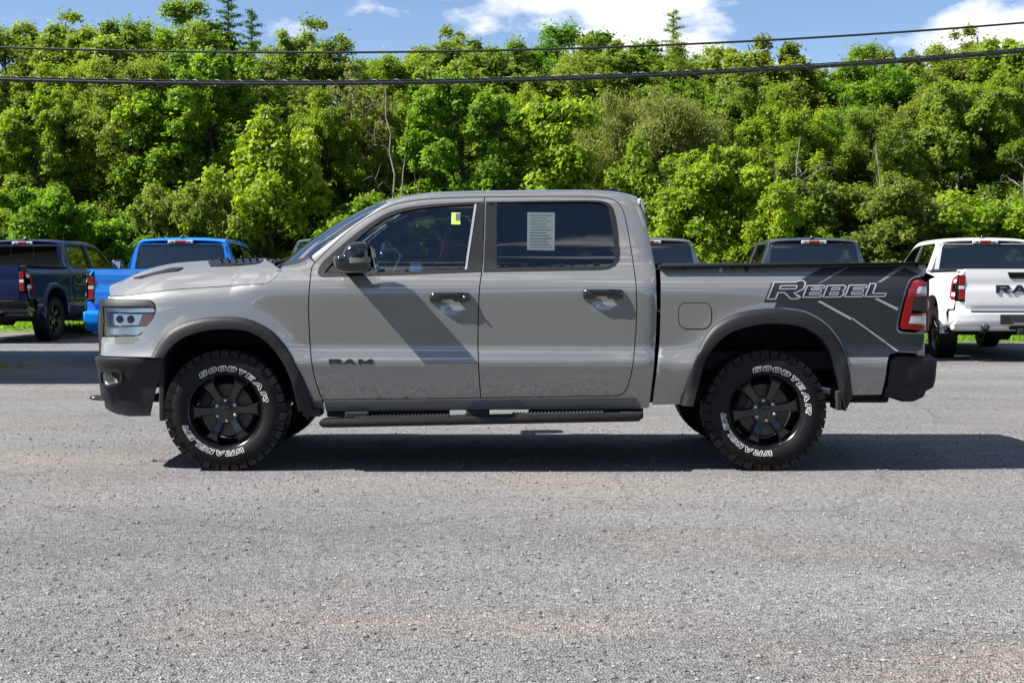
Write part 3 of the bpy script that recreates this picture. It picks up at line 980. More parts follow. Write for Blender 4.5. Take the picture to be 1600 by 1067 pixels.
V = []
L = np.r_[0, np.cumsum(np.linalg.norm(np.diff(bfull, axis=0), axis=1))]
sN = np.minimum(L, L[-1] - L)
zbot = np.interp(sN, [0, .22, .36, .48, .60, .8, 1.4], [.372, .368, .380, .405, .432, .445, .45])
for v, ins in rows:
    z = 0.772 + (zbot - 0.772) * v
    zl = np.interp(bfull[:, 0], CREX, CREZ)
    q = np.clip((zl - z) / 0.012 + .5, 0, 1)
    ii = ins + 0.016 * q * (v < 1.0)
    x = bfull[:, 0] - bn[:, 0] * ii
    y = bfull[:, 1] - bn[:, 1] * ii
    sh = -0.11 * v * np.clip(1 - sN / 0.35, 0, 1)
    V.append(np.stack([x + sh, y, z], 1))
V = np.array(V)
part('fbumper', 'front_bumper', auto_smooth(mesh_np('front_bumper', V.reshape(-1, 3), [f[::-1] for f in grid_faces(len(rows), len(bfull))]), 40), 'trim')
bx_, by_ = BPATH[:, 0][::-1], BPATH[:, 1][::-1]
def bump_y(x, z):
    return np.interp(x, bx_, by_) + 0.012 + np.clip(.74 - z, 0, 1) * .06
fogo = catmull(S([(157, 584), (159, 578.5), (166, 577), (187, 578), (191.5, 581), (192.5, 588), (191.5, 596), (187, 600.5), (170, 605), (163, 603.5), (158, 597), (157, 584)], bump_y), 0.012)
fogi = inset(fogo, 0.018)
part('fog', 'fog_light', panel('fog_light', fogo, bump_y, 0.03, off=0.014, thick=0.03, holes=[fogi]), 'trim', 'fbumper', both=True)
part('fogl', 'fog_lens', panel('fog_lens', inset(fogo, 0.014), bump_y, 0.03, off=-0.004, thick=0.004), 'lens_clear', 'fbumper', both=True)
part('fogd', 'fog_bezel', panel('fog_bezel', inset(catmull(S([(164, 583), (175, 582), (176, 595), (166, 596), (164, 583)], bump_y), 0.01), 0.001), bump_y, 0.03, off=0.004, thick=0.006), 'lamp_dark', 'fbumper', both=True)
hx, hz = at(141.5, 622, .42)
part('hook', 'tow_hook', tube('tow_hook', [(hx + .14, .42, hz - .01), (hx + .02, .42, hz), (hx, .44, hz), (hx, .50, hz), (hx + .02, .52, hz), (hx + .14, .52, hz - .01)], 0.014, 8), 'gloss_black', 'fbumper', both=True)

# headlight
HL = trace(('l', [(159, 526), (160.5, 502), (160, 479)]), ('l', [(160, 479), (231, 479.3)]), ('c', [(231, 479.3), (238, 480), (242.3, 482), (242, 487), (239.5, 495), (225, 516.5), (220, 522), (213, 524.5)]), ('l', [(213, 524.5), (159, 526)]))
part('hl', 'headlight', panel('headlight', HL, side_y, 0.03, off=-0.075, thick=0.01), 'lamp_dark', both=True)
part('hl_c', 'lens_cover', panel('lens_cover', inset(HL, 0.001), side_y, 0.03, off=-0.003, rim=False), 'lens_cover', 'hl', both=True)
def hl(key, name, pts, off, mat, th=0.02):
    part(key, name, panel(name, S(pts), side_y, 0.03, off=off, thick=th), mat, 'hl', both=True)
hl('hl_d', 'daytime_strip', [(162, 510.5), (212, 510.5), (228, 509.5), (233, 503), (235.5, 501), (224, 517), (212, 523.5), (162, 524.5)], -0.02, 'lamp_white', .05)
hl('hl_t', 'reflector_bar', [(161, 480.5), (236, 480.8), (240, 483), (239, 487.5), (200, 487.5), (161.5, 486.5)], -0.02, 'lamp_chrome', .05)
hl('hl_a', 'turn_signal', [(222.5, 490.5), (238, 489.5), (237, 496), (229, 508), (214.5, 508.5)], -0.018, 'amber', .05)
hl('hl_r', 'reflector_bowl', [(178, 490), (219, 490.5), (212, 508), (184, 508.5)], -0.035, 'lamp_chrome', .03)
hl('hl_e', 'reflector_bowl', [(163, 488.5), (176, 489.5), (182, 508.5), (163, 508)], -0.05, 'lamp_chrome', .02)
for q, (px, py) in enumerate(((187, 499), (206, 499))):
    x, z = at(px, py, .14)
    y = float(side_y(np.array([x]), np.array([z]))[0]) + .03
    V, F = lathe([(0.0, -.022), (.012, -.019), (.021, -.008), (.025, .004), (.028, .004), (.028, .03)], 20)
    me = mesh_np('projector_lens', V + np.array([x, y, z]), F)
    part('hl_p%d' % q, 'projector_lens', me, 'lamp_dark' if q == 0 else 'gloss_black', 'hl', both=True)
brow = trace(('l', [(168, 467.9), (233, 469.6)]), ('c', [(233, 469.6), (238.5, 472.8), (242, 478), (242.3, 481.5)]), ('l', [(242.3, 481.5), (231, 479), (160, 478.7), (158, 474), (168, 467.9)]))
part('brow', 'headlight_brow', panel('headlight_brow', inset(brow, .001), side_y, 0.03, off=0.004, thick=0.05), 'trim', both=True)
nose = trace(('l', [(168, 468), (160, 479), (154.5, 479), (153.5, 475), (159, 467.8), (168, 468)]))
part('nose', 'grille_corner', panel('grille_corner', nose, side_y, 0.03, off=0.002, thick=0.05), 'trim', both=True)

gside = trace(('l', [(154, 471), (160.5, 479), (162, 502), (160, 526), (157.8, 533), (157.2, 557), (155.5, 557), (153, 530), (151.5, 500), (152, 478), (154, 471)]))
part('gside', 'grille_side', panel('grille_side', gside, side_y, 0.03, off=0.001, thick=0.06), 'trim', both=True)
# fender flares
def flare(o, i):
    A, B = resample(catmull(S(o), .02), 56), resample(catmull(S(i), .02), 56)
    ya = side_y(A[:, 0], A[:, 1])
    rings = []
    prof = [(-.0, .012), (-.01, -.006), (.10, -.026), (.35, -.034), (.70, -.036), (.95, -.034), (1.0, -.026), (1.0, .05), (1.01, .10)]
    for f, dy in prof:
        P = A + (B - A) * f
        y = np.clip(ya, -.02, .02) * (1 - np.clip(f, 0, 1)) + dy - 0.004
        if f == -.0: y = ya + .01
        rings.append(np.stack([P[:, 0], y, P[:, 1]], 1))
    V = np.array(rings)
    return auto_smooth(mesh_np('fender_flare', V.reshape(-1, 3), grid_faces(len(rings), 56)), 50)
def liner(i, xw):
    B = resample(catmull(S(i), .03), 40)
    V = np.array([np.stack([B[:, 0] * 1 + (B[:, 0] - xw) * k, np.full(40, y), B[:, 1] + .02 * (k > 0)], 1) for k, y in ((0.0, .04), (.06, .10), (.06, .52))])
    F = grid_faces(3, 40)
    F.append(tuple(80 + q for q in range(40)))
    return mesh_np('wheel_well', V.reshape(-1, 3), F, False)
part('flare_f', 'fender_flare', flare(FLARE_F_OUT, FLARE_F_IN), 'flare', both=True)
part('flare_r', 'fender_flare', flare(FLARE_R_OUT, FLARE_R_IN), 'flare', both=True)
part('well_f', 'wheel_well', liner(FLARE_F_IN, XF), 'under', both=True)
part('well_r', 'wheel_well', liner(FLARE_R_IN, XR), 'under', both=True)
part('flap', 'mud_flap', boxes('mud_flap', [((at(1311, 630, 0)[0], .09, .485), (.035, .22, .13), .006)]), 'under', both=True)
part('sillend', 'sill_end_cap', boxes('sill_end_cap', [((at(487, 648, 0)[0], .09, .40), (.12, .2, .05), .008)]), 'under', both=True)
part('guard', 'splash_guard', boxes('splash_guard', [((at(479, 655, 0)[0], .07, .375), (.022, .05, .05), .004)]), 'under', both=True)

part('shield_f', 'splash_shield', boxes('splash_shield', [((-2.40, .30, .57), (.04, .5, .46), .01)]), 'under', both=True)
# running board
rb = S([(498.5, 660), (500, 657), (505, 655.2), (750, 650), (1000, 645), (1003, 648), (1003, 653), (998, 658.2), (750, 663), (516, 668), (504, 667.3), (499.5, 664)], lambda x, z: x * 0 - .05)
part('board', 'running_board', prism_xz('running_board', rb, -0.075, 0.075, 0.02), 'trim', both=True)
for q, (a, b) in enumerate(((556, 702), (800, 944))):
    xa, za = at(a, 653.6 - (a - 505) * .0206 + .5, -.03)
    xb, zb = at(b, 653.6 - (b - 505) * .0206 + .5, -.03)
    it = []
    n = 26
    for k in range(n):
        f = (k + .5) / n
        it.append(((xa + (xb - xa) * f, .0, za + (zb - za) * f + .003), ((xb - xa) / n * .55, .11, .016), .003))
    it.append((((xa + xb) / 2, .0, (za + zb) / 2 - .002), (xb - xa, .12, .012), .003, Matrix.Rotation(-math.atan2(zb - za, xb - xa), 3, 'Y')))
    part('pad%d' % q, 'step_pad', boxes('step_pad', it), 'under', 'board', both=True)
for q, a in enumerate((560, 746, 985)):
    x, z = at(a, 650, .1)
    part('brk%d' % q, 'bracket', boxes('bracket', [((x, .16, z + .015), (.16, .34, .045), .008)]), 'under', 'board', both=True)

# underbody
part('floor', 'underbody', boxes('underbody', [((-.2, HW, .56), (2.3, 1.72, .20), .02), ((1.93, HW, .74), (1.72, 1.5, .14), .02), ((-2.05, HW, .72), (1.2, 1.0, .3), .03),
                                               ((.2, .52, .50), (5.0, .10, .15), .02), ((.2, 2 * HW - .52, .50), (5.0, .10, .15), .02), ((2.0, HW, .58), (.5, .62, .16), .05), ((-2.45, HW, .45), (.35, 1.1, .04), .01), ((2.72, HW, .56), (.12, 1.2, .12), .01)]), 'under')
for q, (pa, pb) in enumerate(((512, 702), (826, 1004))):
    xa, xb_ = at(pa, 645, .2)[0], at(pb, 645, .2)[0]
    part('inner_sill%d' % q, 'inner_sill', boxes('inner_sill', [(((xa + xb_) / 2, .22, .405), (xb_ - xa, .16, .10), .015)]), 'under', both=True)
for q, xw in enumerate((XF, XR)):
    part('axle%d' % q, 'axle', tube('axle', [(xw, .25, WZ), (xw, .8, WZ), (xw, .86, WZ), (xw, 1.18, WZ), (xw, 1.24, WZ), (xw, 2 * HW - .25, WZ)], [.045, .045, .12, .12, .045, .045], 12), 'under')
xe, ze = at(1297, 612, .30)
part('exh', 'exhaust_pipe', tube('exhaust_pipe', [(xe - .55, .50, ze + .05), (xe - .1, .40, ze + .02), (xe + .05, .34, ze), (xe + .10, .33, ze)], .038, 14), 'steel')
for q, y in enumerate((.50, 2 * HW - .50)):
    V, F = lathe([(.050, 0), (.055, .004), (.055, .16), (.047, .16), (.047, .01)], 20)
    V = V[:, [1, 0, 2]] * np.array([-1, 1, 1]) + np.array([2.90, y, .53])
    part('tip%d' % q, 'exhaust_tip', mesh_np('exhaust_tip', V, F), 'rotor', tags='back')
part('hitch', 'hitch_receiver', boxes('hitch_receiver', [((2.88, HW, .47), (.12, .09, .09), .01), ((2.86, HW, .52), (.08, .3, .05), .01), ((2.945, HW, .47), (.01, .05, .05), .002)]), 'under')

# mirrors and handles
mo = catmull([at(*p, -.12) for p in [(522.5, 405), (524, 401), (530, 399.8), (536, 398), (541, 388.5), (549, 381), (558, 378.3), (570, 378.3), (576.5, 380.5), (579.5, 388), (581, 401), (584, 411), (585.5, 418), (583, 424), (574, 426.3), (558, 426.3), (542, 425.8), (529, 422.5), (523.5, 415), (522.5, 405)]], 0.01)
mo = dedupe(mo); cx_, cz_ = mo.mean(0)
def mring(s, y, dx=0, dz=0):
    return np.stack([cx_ + (mo[:, 0] - cx_) * s + dx, np.full(len(mo), y), cz_ + (mo[:, 1] - cz_) * s + dz], 1)
part('mir', 'side_mirror', auto_smooth(loft('side_mirror', [mring(.55, -.255), mring(.78, -.245), mring(.90, -.225), mring(.97, -.195), mring(1, -.15), mring(1, -.08), mring(.97, -.03), mring(.84, -.005), mring(.6, .01)]), 60), 'gloss_black', both=True)
x, z = at(545, 422, -.05)
part('mir_a', 'mirror_arm', boxes('mirror_arm', [((x, .02, z + .005), (.10, .16, .045), .015)], smooth=False), 'trim', 'mir', both=True)
ts = np.array([at(*p, -.25) for p in [(541, 403), (545, 401.5), (577, 401), (579, 404), (579, 410), (575, 411), (545, 411.5), (541, 410)]])
def mir_y(x, z):
    return np.full_like(np.asarray(x, float), -.256) + 2.0 * (np.asarray(x) - cx_ - .03) ** 2
part('mir_t', 'turn_signal', panel('turn_signal', ts, mir_y, 0.02, off=0.006, thick=0.03), 'lens_smoke', 'mir', both=True)
gx, gz = at(586, 403, -.12)
part('mir_g', 'mirror_glass', boxes('mirror_glass', [((gx - .004, -.115, gz), (.006, .20, .15), .002, Matrix.Rotation(R(-12), 3, 'Y'))]), 'mirror', 'mir', both=True)
def handle(key, l, r, t, b, par):
    (xl, zt), (xr, zb) = at(l, t, -.04), at(r, b, -.04)
    xm, zm, w, h = (xl + xr) / 2, (zt + zb) / 2, xr - xl, zt - zb
    y = float(side_base(np.array([xm]), np.array([zm + .05]))[0])
    bm = bmesh.new()
    n = 24
    rings = []
    for k in range(n + 1):
        f = k / n
        x = xl + w * f
        bow = -.026 * (1 - abs(2 * f - 1) ** 4) - .010
        hh = h * .5 * (0.86 + .14 * (1 - abs(2 * f - 1) ** 6)) * (0.72 if .30 < f < .62 else 1)
        up_ = h * .1 if .30 < f < .62 else 0
        th = 2 * np.arange(10) * math.pi / 10
        rings.append(np.stack([np.full(10, x), y + bow + .011 * np.cos(th), zm + up_ + hh * np.sin(th)], 1))
    part(key, 'door_handle', loft('door_handle', rings), 'gloss_black', par, both=True)
    part(key + 'p', 'handle_mount', boxes('handle_mount', [((xl + .035, y - .004, zm), (.055, .045, h * .8), .010)]), 'gloss_black', par, both=True)
    part(key + 'q', 'handle_mount', boxes('handle_mount', [((xr - .045, y - .004, zm), (.075, .045, h * .85), .010)]), 'gloss_black', par, both=True)
    V, F = lathe([(0, -.002), (.008, 0), (.009, .012)], 14)
    if par == 'fdoor':
        part(key + 'k', 'lock_cylinder', mesh_np('lock_cylinder', V + np.array([xr - .035, y - .050, zm + .002]), F), 'chrome', par)
handle('hnd_f', 671, 733, 457, 472, 'fdoor')
handle('hnd_r', 912, 974, 451.8, 467, 'rdoor')

# tail light
tl = catmull(S(TL_OUT), 0.012)
xb = 2.858
tlp = np.vstack([tl, [(xb, tl[-1, 1]), (xb, tl[0, 1])]])
part('tl', 'tail_light', prism_xz('tail_light', inset(tlp, .002), .085, .185, 0.02), 'gloss_black', both=True)
def tls(key, name, pts, mat, off=.004):
    P = S(pts); part(key, name, panel(name, P, side_y, .02, off=off, thick=.012), mat, 'tl', both=True)
tls('tl_r', 'red_lens', [(1448, 437), (1432.5, 437.8), (1426, 441), (1420.5, 452), (1415, 472), (1410.5, 490), (1407, 507.5), (1408.5, 514), (1446, 516.5), (1446, 507), (1419, 506), (1422, 493), (1446, 493), (1446, 490), (1424, 489.5), (1427, 464), (1447, 462), (1447, 459), (1431, 459.5), (1432, 451), (1435, 447.5), (1447, 447)], 'lens_red')
tls('tl_c', 'clear_lens', [(1447, 447.6), (1436, 448), (1433, 451.5), (1432, 459), (1447, 458.6)], 'lens_clear')
tls('tl_k', 'clear_lens', [(1446, 493.5), (1423, 493.6), (1420, 505.5), (1446, 506.5)], 'lens_clear')
zt, zb_ = tl[0, 1], tl[-1, 1]
for q, (a, b, m) in enumerate(((.03, .40, 'lens_red'), (.43, .57, 'lens_clear'), (.60, .97, 'lens_red'))):
    za, zc_ = zt + (zb_ - zt) * a, zt + (zb_ - zt) * b
    part('tl_b%d' % q, 'red_lens' if m == 'lens_red' else 'clear_lens', boxes('rear_lens', [((xb - .002, .140, (za + zc_) / 2), (.016, .085, za - zc_), .006)]), m, 'tl', both=True)

# tailgate, rear bumper
def tg_x(y, z):
    u = (z - .72) / .70
    return 2.852 + .010 * np.sin(np.clip(u, 0, 1) * math.pi) - .010 * np.exp(-((z - 1.18) / .07) ** 2) * (np.abs(y - HW) < 9) - .012 * np.exp(-((z - .80) / .05) ** 2) + .006 * (1 - ((y - HW) / .84) ** 2)
tgo = inset(np.vstack([line((.19, .735), (2 * HW - .19, .735), .05), line((2 * HW - .19, .735), (2 * HW - .19, 1.425), .05), line((2 * HW - .19, 1.425), (.19, 1.425), .05), line((.19, 1.425), (.19, .735), .05)]), .004)
part('tgate', 'tailgate', panel('tailgate', tgo, tg_x, 0.035, axis='yz', thick=.05), 'paint')
for sg in (1, -1):
    pass
part('post', 'corner_post', boxes('corner_post', [((2.805, .135, 1.395), (.05, .12, .04), .012)]), 'paint', both=True)
part('post2', 'corner_post', boxes('corner_post', [((2.80, .135, .82), (.06, .14, .21), .012)]), 'paint', both=True)
part('tgh', 'tailgate_handle', panel('tailgate_handle', np.array([(HW - .20, 1.37), (HW - .17, 1.29), (HW - .14, 1.27), (HW + .14, 1.27), (HW + .17, 1.29), (HW + .20, 1.37)]), tg_x, .05, axis='yz', off=.008, thick=.02), 'gloss_black', 'tgate')
cs, wtot = glyph_contours('RAM', .18)
k = 0.115
letters = [[[((p[0] - wtot / 2) * k * 1.28, p[1] * k) for p in c] for c in l] for l in cs]
# seen from behind the truck, text runs towards +Y (near side is the truck's left)
for q, l in enumerate(letters):
    me = fill_letters('lettering', [l], lambda Q, d: np.stack([tg_x(Q[:, 0] + HW, Q[:, 1] + 1.06) + d + .001, Q[:, 0] + HW, Q[:, 1] + 1.06], 1), .014)
    part('tgl%d' % q, 'lettering', me, 'letter_black', 'tgate')
rbp = S([(1388, 562), (1392, 555.5), (1402, 552.5), (1456, 557), (1462, 560), (1464, 566), (1461.5, 594), (1458, 605), (1447, 610.5), (1443, 620), (1427, 627.3), (1409, 627.5), (1402, 623), (1378, 620)], lambda x, z: x * 0 + .06)
rbp = dedupe(np.vstack([line(rbp[i], rbp[(i + 1) % len(rbp)], .03) for i in range(len(rbp))]))
rring = lambda y, d: (lambda P: np.stack([P[:, 0], np.full(len(P), y), P[:, 1]], 1))(inset(rbp, d))
ys_ = [(.030, .030), (.033, .018), (.042, .007), (.058, 0), (.5, 0), (2 * HW - .5, 0), (2 * HW - .058, 0), (2 * HW - .042, .007), (2 * HW - .033, .018), (2 * HW - .030, .030)]
part('rbumper', 'rear_bumper', auto_smooth(loft('rear_bumper', [rring(y, d_) for y, d_ in ys_]), 32), 'bumper')
ncap = S([(1391, 563), (1403, 556.5), (1455, 560), (1459.5, 563), (1461, 567), (1460, 590), (1394, 607), (1386, 606)], lambda x, z: x * 0 + .02)
part('rb_c', 'bumper_cap', prism_xz('bumper_cap', ncap, .018, .05, .008), 'bumper', 'rbumper', both=True)
xt = rbp[:, 0].max()
part('rb_p', 'plate_recess', boxes('plate_recess', [((xt - .012, HW, .655), (.05, .62, .15), .012)]), 'under', 'rbumper')
part('rb_s', 'step_pad', boxes('step_pad', [((xt - .10, HW, .775), (.20, 1.5, .02), .006)]), 'under', 'rbumper')
part('rb_l', 'licence_plate', boxes('licence_plate', [((xt + .016, HW, .655), (.008, .31, .145), .003)]), 'plate_dark', 'rbumper')
part('rb_h', 'plate_highlight', boxes('plate_highlight', [((xt + .022, HW, .592), (.004, .22, .012), .001)]), 'lamp_white', 'rbumper', tags='back')

# cab back with rear window
BX = spline([0.95, 1.42, 1.60, 1.75, 1.85, 1.90], [.985, .965, .945, .927, .912, .900])
def back_x(y, z):
    return BX(z) + .020 * (1 - ((y - HW) / .8) ** 2)
ci = RAIL[i1:]
cy = ry[i1:]
selb = ci[:, 1] > 1.0
edge = np.stack([cy[selb] + .012, ci[selb, 1]], 1)
farE = edge.copy(); farE[:, 0] = 2 * HW - farE[:, 0]
back_o = dedupe(np.vstack([edge, line(edge[-1], farE[-1], .05), farE[::-1], line(farE[0], edge[0], .05)]))
rw = np.array([(.275, 1.445), (.335, 1.80), (.36, 1.825), (2 * HW - .36, 1.825), (2 * HW - .335, 1.80), (2 * HW - .275, 1.445)])
rw = np.vstack([line(rw[i], rw[(i + 1) % 6], .04)[:-1] for i in range(6)])
part('back', 'cab_back', panel('cab_back', back_o, back_x, .05, axis='yz', holes=[rw], thick=.02), 'paint')
part('back_f', 'window_frame', panel('window_frame', inset(rw, -.012), back_x, .05, axis='yz', holes=[inset(rw, .018)], off=.003, thick=.02), 'gloss_black', 'back')
part('back_g', 'rear_window', panel('rear_window', inset(rw, -.004), back_x, .06, axis='yz', off=-.006, rim=False), 'glass_tint', 'back')
for q, y in enumerate((HW - .23, HW + .23)):
    part('back_d%d' % q, 'slider_frame', boxes('slider_frame', [((.954, y, 1.635), (.012, .012, .37), .003, Matrix.Rotation(R(-7.5), 3, 'Y'))]), 'gloss_black', 'back')
xs_ = float(back_x(np.array([HW]), np.array([1.868]))[0])
part('chm', 'brake_light', boxes('brake_light', [((xs_ + .010, HW, 1.872), (.03, .42, .055), .012)]), 'lens_clear')
part('chm_r', 'red_lens', boxes('red_lens', [((xs_ + .0175, HW, 1.872), (.028, .18, .047), .006)]), 'lens_red', 'chm')
for q, y in enumerate((HW - .135, HW + .135)):
    part('chm_b%d' % q, 'cargo_bulb', boxes('cargo_bulb', [((xs_ + .0175, y, 1.872), (.024, .05, .018), .004)]), 'lamp_dark', 'chm')

# interior
def seat(key, x0, y, wide, mat='interior', lean=.16, top=1.52):
    o = [(x0 - .02, .95), (x0 + lean * .6, 1.30), (x0 + lean, top - .03), (x0 + lean + .03, top), (x0 + lean + .10, top), (x0 + lean + .12, top - .05), (x0 + .13 + lean * .55, 1.25), (x0 + .15, .95)]
    back = prism_xz('backrest', catmull(np.array(o + o[:1]), .03), y - wide / 2, y + wide / 2, .03)
    part(key, 'seat', back, mat)
    part(key + 'c', 'cushion', boxes('cushion', [((x0 - .16, y, .93), (.52, wide, .16), .05)]), mat, key)
    if wide < .7:
        part(key + 'h', 'headrest', boxes('headrest', [((x0 + lean + .065, y, top + .105), (.11, .27, .19), .045, Matrix.Rotation(.15, 3, 'Y'))]), mat, key)
        for s_ in (-1, 1):
            part(key + 't%d' % s_, 'piping', tube('piping', [(x0 - .022 + .0, y + s_ * wide * .42, .98), (x0 + lean * .6 - .012, y + s_ * wide * .42, 1.30), (x0 + lean - .012, y + s_ * wide * .40, top - .04), (x0 + lean + .04, y + s_ * wide * .38, top + .008), (x0 + lean + .12, y + s_ * wide * .38, top + .004)], .028, 6), 'interior_red', key)
seat('seat1', -.60, .56, .52, top=1.56)
seat('seat2', -.60, 2 * HW - .56, .52, top=1.56)
seat('seat3', .48, HW, 1.45, top=1.50)
for q, y in enumerate((.56, 2 * HW - .56)):
    part('hr%d' % q, 'headrest', boxes('headrest', [((.68, y, 1.58), (.10, .27, .16), .04)]), 'interior')
part('arm', 'armrest', boxes('armrest', [((-.45, HW, 1.30), (.42, .26, .10), .03)]), 'interior_red')
do = [(-1.55, 1.0), (-1.60, 1.36), (-1.35, 1.41), (-1.08, 1.38), (-.98, 1.28), (-1.02, 1.10), (-1.10, .95)]
part('dash', 'dashboard', prism_xz('dashboard', np.array(do), .16, 2 * HW - .16, .03), 'interior')
part('screen', 'display_screen', boxes('display_screen', [((-1.0, HW, 1.33), (.02, .22, .28), .006, Matrix.Rotation(-.2, 3, 'Y'))]), 'gloss_black', 'dash')
th = np.linspace(0, 2 * math.pi, 33)
sw = np.stack([-.86 + .19 * np.sin(th) * .38, .56 + .19 * np.cos(th), 1.29 + .19 * np.sin(th) * .92], 1)
part('wheelst', 'steering_wheel', tube('steering_wheel', sw, .016, 8), 'interior', 'dash')
part('wheelsp', 'steering_column', tube('steering_column', [(-1.1, .56, 1.17), (-.86, .56, 1.29)], [.05, .045], 10), 'interior', 'dash')
part('rvm', 'rear_view_mirror', boxes('rear_view_mirror', [((-.92, HW, 1.74), (.04, .25, .07), .015)]), 'interior')
trim_in = trace(('l', [(500, 433), (751, 427), (953, 422), (985, 430), (985, 610), (505, 618), (490, 480), (500, 433)]))
part('dtrim', 'door_trim', panel('door_trim', trim_in, side_y, .12, off=-.075, thick=.01), 'interior', both=True)

# wheels
def polar_box(t0, t1, r0, r1, y0, y1, tilt=0.0):
    V = []
    for y in (y0, y1):
        for t, r in ((t0, r0), (t1, r0), (t1, r1), (t0, r1)):
            tt_ = t + (tilt if y == y1 else 0)
            V.append((math.cos(tt_) * r, y, math.sin(tt_) * r))
    return np.array(V), [(0, 1, 2, 3), (7, 6, 5, 4), (0, 4, 5, 1), (1, 5, 6, 2), (2, 6, 7, 3), (3, 7, 4, 0)]
TR = 0.42
tp = [(.246, .045), (.252, .022), (.268, .011), (.295, .002), (.33, .0), (.355, .004), (.378, .016), (.400, .034), (.410, .06), (.412, .14), (.410, .225), (.400, .251), (.378, .269), (.33, .285), (.268, .275), (.246, .24)]
V, F = lathe(tp, 96)
blocks = []
n = 38
for k in range(n):
    t = 2 * math.pi * k / n
    w = 2 * math.pi / n
    lo = .355 if k % 2 else .368
    for y0, y1, ya in ((.012, .075, -1), (.21, .273, 1)):
        blocks.append(polar_box(t, t + w * .86, .385, TR - .004, y0 + .01 if ya < 0 else y0, y1 if ya < 0 else y1 - .01))
    blocks.append(polar_box(t + w * .02, t + w * .84, lo, .4135, .0075, .05))
    blocks.append(polar_box(t + w * .02, t + w * .84, lo, .4125, .235, .2815))
    blocks.append(polar_box(t + w * .3, t + w * .88, .40, TR - .001, .085, .135, .05))
    blocks.append(polar_box(t + w * .1, t + w * .68, .40, TR - .001, .15, .20, -.05))
    if k % 2 == 0:
        blocks.append(polar_box(t + w * .70, t + w * .82, .352, .385, .001, .03))
bm = bmesh.new()
VV, FF = join_data([(V, F)] + blocks)
tyre_me = auto_smooth(mesh_np('tyre', VV, FF), 40)
V, F = lathe([(.250, .046), (.2585, .030), (.260, .020), (.255, .015), (.249, .020), (.243, .036), (.232, .07), (.220, .12), (.215, .24)], 72)
rim_me = auto_smooth(mesh_np('rim', V, F), 40)
V, F = lathe([(0.0, .040), (.03, .040), (.036, .043), (.038, .055), (.052, .057), (.088, .058), (.094, .066), (.094, .12)], 40)
hub_me = auto_smooth(mesh_np('hub', V, F), 30)
rings = []
for r, hw, y in ((.078, .027, .060), (.11, .0275, .050), (.155, .030, .040), (.198, .038, .034), (.217, .046, .036), (.241, .064, .054), (.247, .070, .075)):
    rings.append(np.array([(r, y + .045, -hw * 1.10), (r, y + .010, -hw), (r, y, -hw * .80), (r, y, hw * .80), (r, y + .010, hw), (r, y + .045, hw * 1.12)]))
spoke_me = auto_smooth(loft('spoke', rings), 18)
V, F = lathe([(0, -.011), (.009, -.009), (.014, -.001), (.015, .02)], 12)
lug_me = mesh_np('lug_nut', V, F)
V, F = lathe([(.06, .10), (.178, .10), (.18, .104), (.18, .125), (.06, .125)], 48)
disc_me = auto_smooth(mesh_np('brake_disc', V, F), 30)
cal_me = boxes('brake_caliper', [((.155, .125, .02), (.07, .09, .17), .02)])
V, F = lathe([(.0, .17), (.198, .17), (.20, .18)], 40)
plate_me = mesh_np('backing_plate', V, F)
def tyre_y(r):
    pr = np.array(tp[:9])
    return np.interp(r, pr[:, 0], pr[:, 1])
def tyre_text(text, a0, a1, r0, h, fat=1.0):
    cs, wtot = glyph_contours(text, .30, slant=-.0)
    def place(Q, d):
        r = r0 + Q[:, 1] * h
        a = R(a0) + (R(a1) - R(a0)) * (Q[:, 0] + .22 * Q[:, 1]) / wtot
        return np.stack([np.cos(a) * r, tyre_y(r) - d - .0005, np.sin(a) * r], 1)
    return ribbon_letters('tyre_lettering', cs, place, .105, .002)
txt1 = tyre_text('GOODYEAR', 126, 14, .274, .034)
txt2 = tyre_text('WRANGLER', -63, -159, .274, .034)
def wheel(key, x, mir, rot_rim, rot_tyre):
    sgn = -1 if not mir else 1
    PARTS.append((key, 'wheel', None, None, None, (x, sgn * HW, WZ), (0, 0, math.pi if mir else 0), ''))
    add = lambda k, nme, me, mat, rot=0, tags='': PARTS.append((key + k, nme, me, mat, key, (0, 0, 0), (0, -R(rot), 0), tags))
    add('t', 'tyre', tyre_me, 'rubber', rot_tyre)
    add('r', 'rim', rim_me, 'rim_black')
    add('h', 'hub', hub_me, 'rim_black')
    for q in range(6):
        add('s%d' % q, 'spoke', spoke_me, 'rim_black', rot_rim + q * 60)
    add('d', 'brake_disc', disc_me, 'rotor')
    add('c', 'brake_caliper', cal_me, 'under', 155)
    add('b', 'backing_plate', plate_me, 'under')
    if not mir:
        for q in range(6):
            a = R(rot_rim + 30 + q * 60)
            PARTS.append((key + 'l%d' % q, 'lug_nut', lug_me, 'steel', key, (.070 * math.cos(a), .048, .070 * math.sin(a)), None, 'main'))
        add('x', 'tyre_lettering', txt1, 'letter_white', rot_tyre, 'main')
        add('y', 'tyre_lettering', txt2, 'letter_white', rot_tyre, 'main')
wheel('wf', XF, False, 3, 0)
wheel('wr', XR, False, 9, -17)
wheel('wfm', XF, True, 20, 40)
wheel('wrm', XR, True, 50, 10)

